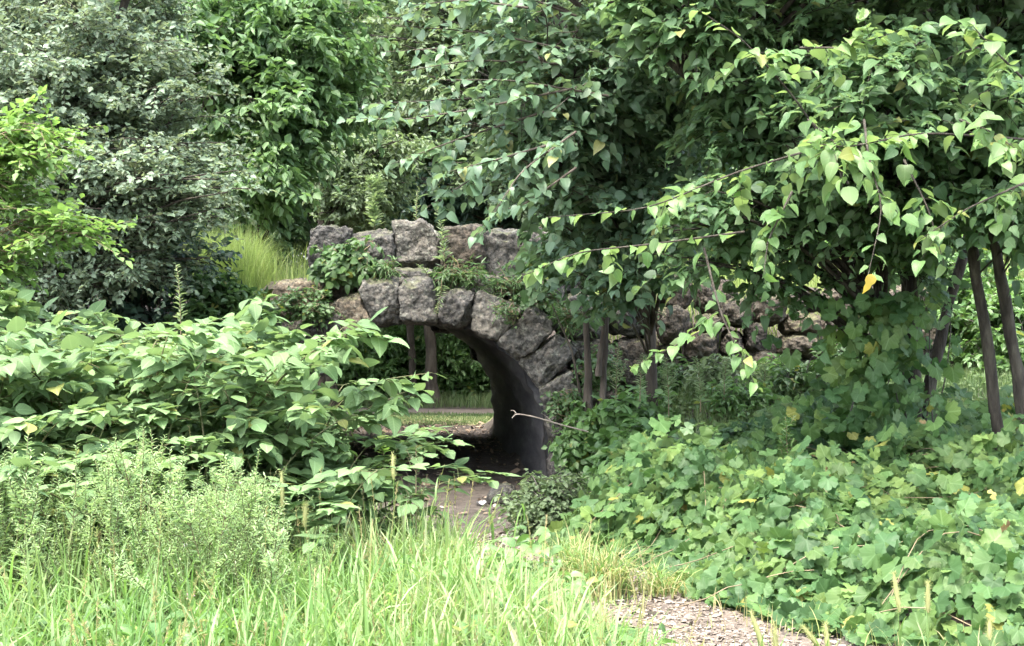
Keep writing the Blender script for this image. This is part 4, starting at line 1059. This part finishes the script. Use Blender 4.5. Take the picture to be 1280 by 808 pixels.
cane_src = []
for k in range(6):
    h = [1.75, 1.6, 1.9, 1.45, 1.7, 1.3][k]
    mt, ml = knot_cane(h, [.5, .7, .35, .6, .2, .8][k], k)
    root = empty('knotweed_cane'); tag(root, 'knotweed cane with broad pale green leaves in the thicket', 'knotweed', 'knotweed canes in the thicket on the left')
    mt.build('stem', M['knot_stem'], root); ml.build('leaves', M['knot'], root)
    cane_src.append([root, False])


def top_px(x, y):
    """picture height the thicket reaches at a column"""
    return np.interp(640 + x / y * F, [-200, 0, 60, 120, 200, 260, 330, 400, 450, 500, 540], [380, 380, 398, 394, 390, 382, 376, 412, 430, 452, 500])


kp = []
for row_y, n, x0, x1 in ((8.3, 17, -3.9, -1.35), (8.9, 17, -4.0, -1.3), (9.5, 17, -4.3, -1.3), (10.1, 16, -4.6, -1.5), (10.8, 14, -4.9, -2.0)):
    for k in range(n):
        kp.append((x0 + (x1 - x0) * (k + RNG.uniform(.1, .9)) / n, row_y + RNG.uniform(-.25, .25)))
for k in range(24):
    kp.append((RNG.uniform(-3.4, -1.0), RNG.uniform(7.5, 8.0)))
for k in range(16):
    kp.append((RNG.uniform(-3.6, -1.4), RNG.uniform(8.05, 8.3), 1))
for k in range(11):
    kp.append((RNG.uniform(-1.5, -.95), RNG.uniform(8.5, 8.95), 1))
for (x, y, *short) in kp:
    src = RNG.integers(0, 6); rec = cane_src[src]
    o = rec[0] if not rec[1] else copy_tree(rec[0]); rec[1] = True
    z = float(G(x, y)); px = 640 + x / y * F
    tgt = EYE - (top_px(x + .4, y) + 14 + max(0, 10.8 - y) * 6 - 18 - 404) / F * y - z         # wanted height of the leaf tops
    H = [1.75, 1.6, 1.9, 1.45, 1.7, 1.3][src] + .14
    if short: tgt *= RNG.uniform(.6, .85)
    if y < 8.02: tgt *= RNG.uniform(.5, .72)
    s = max(.35, tgt / H) * RNG.uniform(.88, 1.03)
    o.location = (x, y, z - .02); o.scale = (min(1.05, max(.85, s)), min(1.05, max(.85, s)), s); o.rotation_euler = (0, 0, RNG.uniform(0, 6.28))
# the shoot that leans out in front of the arch, and tall tips
def cane_to(label, base, tip, n, size=.15, twigs=5):
    root = empty('knotweed_cane', tuple(base)); tag(root, label, 'knotweed', 'knotweed canes in the thicket on the left')
    mt = MB(); ml = MB()
    b = np.array(base, float); tip = np.array(tip, float)
    mid = b + (tip - b) * np.array([.35, .35, .85])
    leafy_shoot(mt, ml, [b + (mid - b) * .6, mid, (mid + tip) / 2 + np.array([0, 0, .06]), tip], n, size, KNOT, r=.007, side_twigs=twigs, tl=.2, hang=.3)
    mt.tube(bez(b, b + (mid - b) * .3, b + (mid - b) * .6, 6), np.linspace(.011, .008, 6), 6)
    loc = np.array(root.location); mt.build('stem', M['knot_stem'], root, loc=loc); ml.build('leaves', M['knot'], root, loc=loc)
cane_to('knotweed shoot leaning right in front of the arch opening', gz((-1.45, 8.9, 0)), P(540, 466, 8.6), 26, .125, 3)
cane_to('knotweed shoot leaning right below the upper arching one', gz((-1.3, 9.1, 0)), P(520, 495, 8.7), 24, .125, 4)
cane_to('tallest upright knotweed tip below the bank grass', gz((-1.75, 9.6, 0)), P(330, 372, 9.4), 20, .115)
cane_to('upright knotweed tip left of the arch stones', gz((-1.5, 9.5, 0)), P(352, 415, 9.3), 20, .115)
cane_to('knotweed tip reaching up in front of the left arch foot', gz((-1.35, 9.3, 0)), P(404, 424, 9.1), 20, .115)
cane_to('knotweed tips rising at the far left edge', gz((-3.2, 9.3, 0)), P(18, 378, 9.2), 20, .15)
cane_to('low knotweed shoot bending toward the grass by the passage', gz((-1.3, 8.7, 0)), P(468, 590, 8.3), 16, .13)
cane_to('knotweed tip standing up at the left of the thicket', gz((-2.6, 9.6, 0)), P(118, 392, 9.4), 20, .115)

# ------------------------------------------------------------------ grasses
def blades(mb, base, h, width, bend, segs=5, mat=0, az=None):
    n = len(base)
    az = RNG.uniform(0, 6.28, n) if az is None else az
    d = np.stack([np.cos(az), np.sin(az), np.zeros(n)], -1); side = np.stack([-np.sin(az), np.cos(az), np.zeros(n)], -1)
    tw = RNG.normal(0, .5, n)
    s = np.linspace(0, 1, segs + 1)
    ang = bend[:, None] * s[None] ** 1.5
    step = (h / segs)[:, None]
    hx = np.cumsum(np.concatenate([np.zeros((n, 1)), step * np.sin(ang[:, 1:])], 1), 1); hz = np.cumsum(np.concatenate([np.zeros((n, 1)), step * np.cos(ang[:, 1:])], 1), 1)
    c = base[:, None, :] + d[:, None, :] * hx[..., None]; c[..., 2] += hz
    w = width[:, None] * np.array([.8, 1, .95, .75, .45, .04][:segs + 1])[None]
    sd_ = side[:, None, :] * np.cos(tw[:, None] * s[None])[..., None] + np.stack([np.zeros((n, segs + 1)), np.zeros((n, segs + 1)), np.sin(tw[:, None] * s[None])], -1)
    L = c - sd_ * w[..., None]; R_ = c + sd_ * w[..., None]
    V = np.stack([L, R_], 2)
    k = np.arange(segs); q = np.stack([2 * k, 2 * k + 1, 2 * k + 3, 2 * k + 2], -1)
    loops = q[None] + (np.arange(n) * 2 * (segs + 1))[:, None, None]
    uv = np.tile(np.array([[.3, 0], [.7, 0], [.7, 1], [.3, 1]]), (n * segs, 1))
    mb.add(V, loops, np.full(n * segs, 4), uv, np.repeat(RNG.random(n), 2 * (segs + 1)), mat)


# long grass of the foreground, left of the path
n = 38000
x = RNG.uniform(-3.6, 1.6, n); y = RNG.uniform(4.2, 10.2, n)
dxp, w = path_dist(x, np.clip(y, 5.2, 13)); px = 640 + x / y * F
over = .42 * sm(7.9, 8.3, y) * sm(9.3, 8.7, y)          # it leans over the path further back
k = ~((px > 545) & (y > 9.0)) & (dxp < -w + .1 + over) & (px > -150) & (RNG.random(n) < np.where(px < 250, .75, 1.0)) & (RNG.random(n) < sm(.0, -.55, dxp + w - .1 - over) + .12)
x, y, dxp, w, over = x[k], y[k], dxp[k], w[k], over[k]
near = sm(-.8, -.1, dxp + w - over)
hh = (.55 - .4 * near) * RNG.uniform(.5, 1.25, len(x)) * (1 - .3 * sm(6.2, 4.2, y)) * (1 + .3 * sm(360, 250, px[k]) * sm(6, 7, y))
hh = hh * np.where((px[k] > 580) & (y > 7.5), .5, 1)
m = MB(); blades(m, np.stack([x, y, G(x, y) - .01], -1), hh, RNG.uniform(.003, .0125, len(x)), np.abs(RNG.normal(1.15, .6, len(x))))
k = RNG.choice(len(x), 3200, replace=False)       # bent dead straw low among the blades
blades(m, np.stack([x[k], y[k], G(x[k], y[k])], -1), hh[k] * RNG.uniform(.5, .95, 3200), RNG.uniform(.002, .005, 3200), np.abs(RNG.normal(1.9, .6, 3200)), mat=1)
k = RNG.choice(len(x), 420, replace=False); b0 = np.stack([x[k], y[k], G(x[k], y[k])], -1); tp_ = b0 + np.stack([RNG.normal(0, .12, 420), RNG.normal(0, .12, 420), hh[k] * RNG.uniform(1.0, 1.35, 420)], -1)
md = (b0 + tp_) / 2 + np.array([0, 0, .05]); m.tubes(np.stack([b0, md, tp_], 1), np.full((420, 3), .0015), 3, mat=1)
sp_ = np.repeat(np.arange(420), 16); tt_ = RNG.random(len(sp_))[:, None]; m.inst(LANCE[0], md[sp_] + (tp_ - md)[sp_] * (.45 + .55 * tt_), (tp_ - md)[sp_] + RNG.normal(0, .12, (len(sp_), 3)), RNG.normal(0, 1, (len(sp_), 3)), .022, mat=1)
tag(m.build('long_grass', [M['grass'], M['grass_dry']]), 'long bright green grass filling the left foreground', 'grass', kind='stuff')
# thin grass and weeds on the path edge and among the gravel
n = 3500; x = RNG.uniform(-.6, 3.2, n); y = RNG.uniform(5.0, 11, n); dxp, w = path_dist(x, np.clip(y, 5.2, 13))
cl = np.sin(x * 5 + 1) * np.sin(y * 4.3) + .6 * np.sin(x * 11 + y * 7)
k = (np.abs(np.abs(dxp) - w) < .45) & (cl > -.1); x, y = x[k], y[k]
m = MB(); blades(m, np.stack([x, y, G(x, y)], -1), RNG.uniform(.06, .22, len(x)), RNG.uniform(.002, .004, len(x)), np.abs(RNG.normal(.8, .5, len(x))))
tag(m.build('verge_grass', M['grass_dry']), 'thin drying grass along the gravel path edges', 'grass', kind='stuff')
# bank grass left of the parapet
n = 15000; x = RNG.uniform(-4.6, -2.2, n); y = RNG.uniform(16.6, 19.5, n)
k = (640 + x / y * F > 240) & (640 + x / y * F < 400); x, y = x[k], y[k]
m = MB(); blades(m, np.stack([x, y, G(x, y)], -1), RNG.uniform(.5, 1.05, len(x)), RNG.uniform(.003, .006, len(x)), np.abs(RNG.normal(.6, .3, len(x))))
tag(m.build('bank_grass', M['grass_bank']), 'tall sunlit yellow-green grass on the bank left of the parapet', 'grass', kind='stuff')
# grass over the deck, the shaded slope by the wall, the far lawn
n = 2500; x = RNG.uniform(-2.4, 2.4, n); y = RNG.uniform(17, 23.5, n)
m = MB(); blades(m, np.stack([xc(y) + x, y, np.full(n, 2.12)], -1), RNG.uniform(.25, .6, n), RNG.uniform(.003, .006, n), np.abs(RNG.normal(.5, .3, n)))
tag(m.build('deck_grass', M['grass_bank']), 'grass growing along the top of the bridge', 'grass', kind='stuff')
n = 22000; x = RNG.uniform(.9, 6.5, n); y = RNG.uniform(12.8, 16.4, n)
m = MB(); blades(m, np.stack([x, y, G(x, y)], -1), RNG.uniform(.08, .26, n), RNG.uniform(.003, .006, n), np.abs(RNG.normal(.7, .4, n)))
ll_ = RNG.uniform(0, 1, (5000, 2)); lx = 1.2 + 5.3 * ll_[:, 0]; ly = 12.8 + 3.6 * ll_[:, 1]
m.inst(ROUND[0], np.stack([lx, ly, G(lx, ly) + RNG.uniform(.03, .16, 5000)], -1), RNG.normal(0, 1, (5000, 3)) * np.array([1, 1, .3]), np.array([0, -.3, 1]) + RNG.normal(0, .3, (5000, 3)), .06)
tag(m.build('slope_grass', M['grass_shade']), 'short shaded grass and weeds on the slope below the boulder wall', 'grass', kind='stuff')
n = 18000; x = RNG.uniform(1.2, 12, n); y = RNG.uniform(16.75, 24, n)
m = MB(); blades(m, np.stack([x, y, G(x, y)], -1), RNG.uniform(.2, .6, n), RNG.uniform(.004, .008, n), np.abs(RNG.normal(.6, .3, n)))
tag(m.build('upper_grass', M['grass_bank']), 'grass on the raised ground behind the boulder wall', 'grass', kind='stuff')
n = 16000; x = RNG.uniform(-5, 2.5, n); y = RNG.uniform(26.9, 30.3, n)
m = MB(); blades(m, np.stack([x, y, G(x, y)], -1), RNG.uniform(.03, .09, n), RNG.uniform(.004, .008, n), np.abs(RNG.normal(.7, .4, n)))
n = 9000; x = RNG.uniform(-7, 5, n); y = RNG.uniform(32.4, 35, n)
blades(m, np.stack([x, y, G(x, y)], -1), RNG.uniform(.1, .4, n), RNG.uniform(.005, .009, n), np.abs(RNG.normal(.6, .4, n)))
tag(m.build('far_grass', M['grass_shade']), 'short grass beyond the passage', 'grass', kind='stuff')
# broad-leaved weeds in the grass
nc = 150; cx_ = RNG.uniform(-2.6, .55, nc); cy_ = RNG.uniform(5.6, 8.8, nc); dxp, w = path_dist(cx_, cy_); k = dxp < -w - .05; cx_, cy_ = cx_[k], cy_[k]
cc = np.repeat(np.arange(len(cx_)), 26); r0_ = np.repeat(RNG.uniform(.05, .14, len(cx_)), 26); hc = np.repeat(RNG.uniform(.15, .42, len(cx_)), 26)
lx = cx_[cc] + RNG.normal(0, 1, len(cc)) * r0_; ly = cy_[cc] + RNG.normal(0, 1, len(cc)) * r0_
m = MB(); a_ = RNG.uniform(0, 6.28, len(cc))
m.inst(MULB[3], np.stack([lx, ly, G(lx, ly) + hc * RNG.uniform(.4, 1, len(cc))], -1), np.stack([np.cos(a_), np.sin(a_), RNG.normal(.1, .3, len(cc))], -1), np.array([0, -.2, 1.]) + RNG.normal(0, .35, (len(cc), 3)), .07 * RNG.uniform(.5, 1.5, len(cc)), width=RNG.uniform(.5, 1, len(cc)))
tag(m.build('low_weeds', M['lightbush']), 'low broad-leaved weeds mixed into the long grass', 'weeds', kind='stuff')
# low yellow green leaves, bottom left
n = 5200; x = RNG.uniform(-3.2, -.8, n); y = RNG.uniform(4.6, 7.4, n); px = 640 + x / y * F
k = RNG.random(n) < sm(420, 60, px) ; x, y = x[k], y[k]
m = MB(); hz = .22 + .1 * np.sin(x * 4) * np.sin(y * 3.3)
pos = np.stack([x, y, G(x, y) + hz * RNG.uniform(.4, 1.25, len(x))], -1)
m.inst(ROUND[0], pos, RNG.normal(0, 1, (len(x), 3)) * np.array([1, 1, .4]), np.array([0, -.3, 1.]) + RNG.normal(0, .4, (len(x), 3)), .055 * RNG.uniform(.6, 1.4, len(x)))
tag(m.build('clover_patch', M['clover']), 'yellow-green clover-like ground cover in the bottom left corner', 'ground cover', kind='stuff')
# arching drying tussock by the path
def tussock(label, px, D, n, h):
    c = gz(P(px, 700, D), 0); root = empty('grass_tussock', tuple(c)); tag(root, label, 'grass tuft')
    m = MB(); b = c + RNG.normal(0, .07, (n, 3)) * np.array([1, 1, 0])
    blades(m, b, h * RNG.uniform(.5, 1.2, n), RNG.uniform(.003, .005, n), np.abs(RNG.normal(1.7, .5, n)))
    m.build('blades', M['grass_dry'], root, loc=c)
    m = MB(); blades(m, b + np.array([0, .02, 0]), h * RNG.uniform(.6, 1.2, n), RNG.uniform(.003, .005, n), np.abs(RNG.normal(1.5, .5, n)))
    m.build('green_blades', M['grass'], root, loc=c)
tussock('arching half-dry grass tussock at the left edge of the gravel', 755, 8.5, 190, .42)
tussock('smaller green tussock behind the half-dry one', 715, 9.1, 130, .36)
tussock('small tussock beside the vines and path', 825, 8.6, 90, .25)

# feathery weeds
fw = []
for k in range(5):
    fw.append([spike_plant('feathery_weed', 'feathery grey-green weed stalk in the left foreground stand', (0, 0, 0), [.95, .85, 1.0, .75, .9][k], (RNG.uniform(-.15, .15), RNG.uniform(-.1, .1)), 'mugwort', 90, .045, group='feathery weeds in the left foreground', branches=9, stem='knot_stem', wid=.9), False])
hs = [.95, .85, 1.0, .75, .9]
for k in range(170):
    y = RNG.uniform(6.6, 8.5); px = RNG.uniform(-70, 335) if k % 5 else RNG.uniform(-70, 480)
    x = (px - 640) / F * y
    ty = np.interp(px, [-70, 40, 120, 180, 260, 330, 480], [560, 535, 565, 525, 540, 580, 680]) + RNG.uniform(0, 70)
    z = float(G(x, y)); q = RNG.integers(0, 5); rec = fw[q]
    o = rec[0] if not rec[1] else copy_tree(rec[0]); rec[1] = True
    s = max(.35, (EYE - (ty - 404) / F * y - z) / hs[q])
    o.location = (x, y, z - .02); o.scale = (max(.8, s), max(.8, s), s); o.rotation_euler = (RNG.normal(0, .2), RNG.normal(0, .2), RNG.uniform(0, 6.28))

# foxtails
def foxtail(label, px, py_top, D, lean, head=.1, r=.0065):
    head *= 1.75; r *= 1.6
    tip = P(px, py_top, D); b = gz((tip[0] - lean, D, 0), -.01); root = empty('foxtail', tuple(b)); tag(root, label, 'foxtail')
    p = bez(b, b + np.array([0, 0, (tip[2] - b[2]) * .7]), tip, 14)
    m = MB(); m.tube(p, np.linspace(.0028, .0018, 14), 5)
    az = RNG.uniform(0, 6.28, 4); blades(m, p[[0, 0, 1, 4]], np.array([.3, .25, .28, .2]), np.full(4, .005), RNG.uniform(.6, 1.2, 4), az=az)
    m.build('stalk', M['grass'], root, loc=b)
    T = norm(p[-1] - p[-3]); m = MB()
    hp = np.array([p[-1] - T * head * (1 - t) for t in np.linspace(0, 1, 8)]); m.tube(hp, r * np.array([.5, .9, 1, 1, 1, .9, .75, .3]), 8)
    n = 260; t = RNG.random(n); bb = p[-1] - T * head * (1 - t)[:, None]; dd = norm(RNG.normal(0, 1, (n, 3))) + T * .7
    m.inst(lo_leaf(.035, .1, .05), bb, dd, RNG.normal(0, 1, (n, 3)), r * 2.3)
    m.build('seed_head', M['foxtail'], root, loc=b)
for a_ in (('tall foxtail seed head over the vines at bottom right', 1117, 716, 6.3, -.03, .1), ('foxtail seed head right of the tallest one', 1160, 727, 6.4, .0, .08), ('foxtail head leaning left over the gravel', 938, 764, 6.2, -.05, .11), ('short foxtail head just above the bottom edge', 968, 787, 6.2, -.01, .06), ('bent foxtail right of the gravel', 1003, 783, 6.3, -.09, .07), ('pale foxtail beside the bent one', 1032, 780, 6.3, -.01, .07), ('small green foxtail at the right bottom edge', 1237, 775, 6.2, 0, .05),
           ('foxtail head in the grass below the knotweed', 352, 590, 7.6, -.01, .12), ('foxtail head beside the pale seed head weed', 491, 568, 7.9, -.01, .08), ('curved foxtail among the feathery weeds', 188, 663, 7.0, -.08, .1), ('thin foxtail in the feathery weed stand', 129, 616, 7.2, .02, .1), ('foxtail head in the middle of the long grass', 382, 630, 7.5, .01, .07)):
    foxtail(*a_)

# tall single grass stalks at the passage
for (px, py, D, lean, lab) in ((548, 620, 8.4, .1, 'single tall grass stalk bending right before the passage'), (610, 640, 8.6, -.04, 'tall grass stalk with pointed blades by the gravel'), (660, 645, 8.7, .12, 'tall grass blade leaning right across the gravel')):
    tip = P(px, py, D); b = gz((tip[0] - lean, D, 0), -.01); root = empty('grass_stalk', tuple(b)); tag(root, lab, 'grass stalk')
    p = bez(b, b + np.array([0, 0, (tip[2] - b[2]) * .7]), tip, 12); m = MB(); m.tube(p, np.linspace(.003, .0015, 12), 5); m.build('stalk', M['grass'], root, loc=b)
    m = MB(); blades(m, p[[2, 4, 6, 8, 10]], np.array([.3, .3, .28, .24, .2]), np.full(5, .006), RNG.uniform(.7, 1.8, 5)); m.build('blades', M['grass'], root, loc=b)

# flowers
def flower(label, px, py, D, r, mat):
    c = P(px, py, D); b = gz((c[0], D, 0), 0); root = empty('wildflower', tuple(b)); tag(root, label, 'flower')
    m = MB(); m.tube(bez(b, (b + c) / 2 + np.array([.02, 0, 0]), c, 6), np.full(6, .0018), 4); m.build('stem', M['grass'], root, loc=b)
    m = MB(); n = 40; d = norm(RNG.normal(0, 1, (n, 3)) + np.array([0, -.3, .5])); m.inst(lo_leaf(.2, .2, .1), np.repeat(c[None], n, 0), d, RNG.normal(0, 1, (n, 3)), r); m.build('petals', M[mat], root, loc=b)
flower('pink clover flower in the long grass', 238, 745, 6.6, .022, 'pink')
for (px, py, lab) in ((231, 726, 'white flower just above the pink clover'), (171, 734, 'white flower left of the pink clover'), (232, 682, 'pale flower in the feathery weeds above the clover'), (290, 745, 'tiny pale flower right of the pink clover'), (746, 700, 'tiny white flower at the edge of the vines')):
    flower(lab, px, py, 6.8 if px < 600 else 9.0, .013, 'white')

# ------------------------------------------------------------------ gravel chips, litter, stone, dead branch
def chips(name, label, mat, x, y, size, lift, cat):
    n = len(x); m = MB()
    t = packT([(-.5, -.3, 0), (.1, -.5, .06), (.5, -.1, 0), (.4, .35, .05), (-.2, .5, 0)], [(0, 1, 2, 3, 4)], [(0, 0)] * 5)
    m.inst(t, np.stack([x, y, G(x, y) + lift], -1), RNG.normal(0, 1, (n, 3)) * np.array([1, 1, .2]), np.array([0, 0, 1.]) + RNG.normal(0, .35, (n, 3)), size * np.clip(RNG.lognormal(-.25, .55, n), .3, 3.2), width=RNG.uniform(.2, .9, n))
    return tag(m.build(name, mat, smooth=False), label, cat, kind='stuff')
y = RNG.uniform(5.4, 13, 16000); pts = np.array(PATH); w = np.interp(y, pts[:, 1], PHW); x = np.interp(y, pts[:, 1], pts[:, 0]) + w * RNG.normal(0, .55, 16000)
chips('gravel_chips', 'pale wood chips and gravel on the path', M['chips'], x, y, .022, .028, 'gravel')
y = RNG.uniform(10, 28.5, 9000); x = xc(y) + RNG.uniform(-1.6, 1.6, 9000); x = np.where(y < 15.5, x + .3, x)
k = RNG.random(9000) < np.where((y > 21.5), 1, .2); chips('leaf_litter', 'brown dead leaves on the floor of the passage', M['litter'], x[k], y[k], .055, .02, 'leaves')
rs = rough_block('fallen_stone', M['stone'], [(-.2, -.08), (.2, -.08), (.14, .2), (-.14, .17)], -.18, .36, None, rnd=.46, amp=.03, seed=300)
c = P(628, 592, 15.4); c[2] = float(G(c[0], c[1])) + .04; rs.location = c
tag(rs, 'grey stone lying at the right foot of the arch inside the passage', 'stone')
m = MB(); v = []; g = np.linspace(-1, 1, 7)
for i, gx in enumerate(g):
    for j_, gy in enumerate(g): v.append((gx * .055, gy * .035, .012 + .02 * math.sin(gx * 3 + gy * 2) + .012 * math.cos(gy * 5)))
a_, b_ = np.meshgrid(np.arange(6), np.arange(6)); q = np.stack([b_ * 7 + a_, b_ * 7 + a_ + 1, (b_ + 1) * 7 + a_ + 1, (b_ + 1) * 7 + a_], -1).reshape(-1, 4)
m.add(np.array(v), q, np.full(36, 4)); o = m.build('paper_scrap', M['scrap']); c = P(602, 598, 15.2); o.location = (c[0], c[1], float(G(c[0], c[1])) + .02)
tag(o, 'crumpled white scrap lying on the dark path before the arch', 'litter')
m = MB(); p = limb_path([P(735, 540, 14.0), P(700, 531, 13.9), P(668, 521, 13.8), P(645, 517, 13.8), P(640, 523, 13.8)], 18); b = p[0]
m.tube(p, np.linspace(.009, .005, 18), 6); m.tube(limb_path([P(645, 517, 13.8), P(642, 512, 13.8), P(638, 514, 13.8)], 6), np.linspace(.006, .002, 6), 5); m.tube(limb_path([P(690, 528, 13.87), P(682, 519, 13.85), P(676, 517, 13.8)], 6), np.linspace(.005, .002, 6), 5)
tag(m.build('dead_branch', M['deadwood'], loc=b), 'bare pale dead branch sticking out across the arch foot', 'branch')
m = MB(); c = P(661, 684, 10.6); c[2] = float(G(c[0], c[1])) + .05
m.inst(MULB[1], c[None], np.array([[1., -.3, .1]]), np.array([[0, -.5, 1.]]), np.array([.11])); tag(m.build('fallen_leaf', M['orange'], loc=c), 'orange fallen leaf on the gravel path', 'leaf')
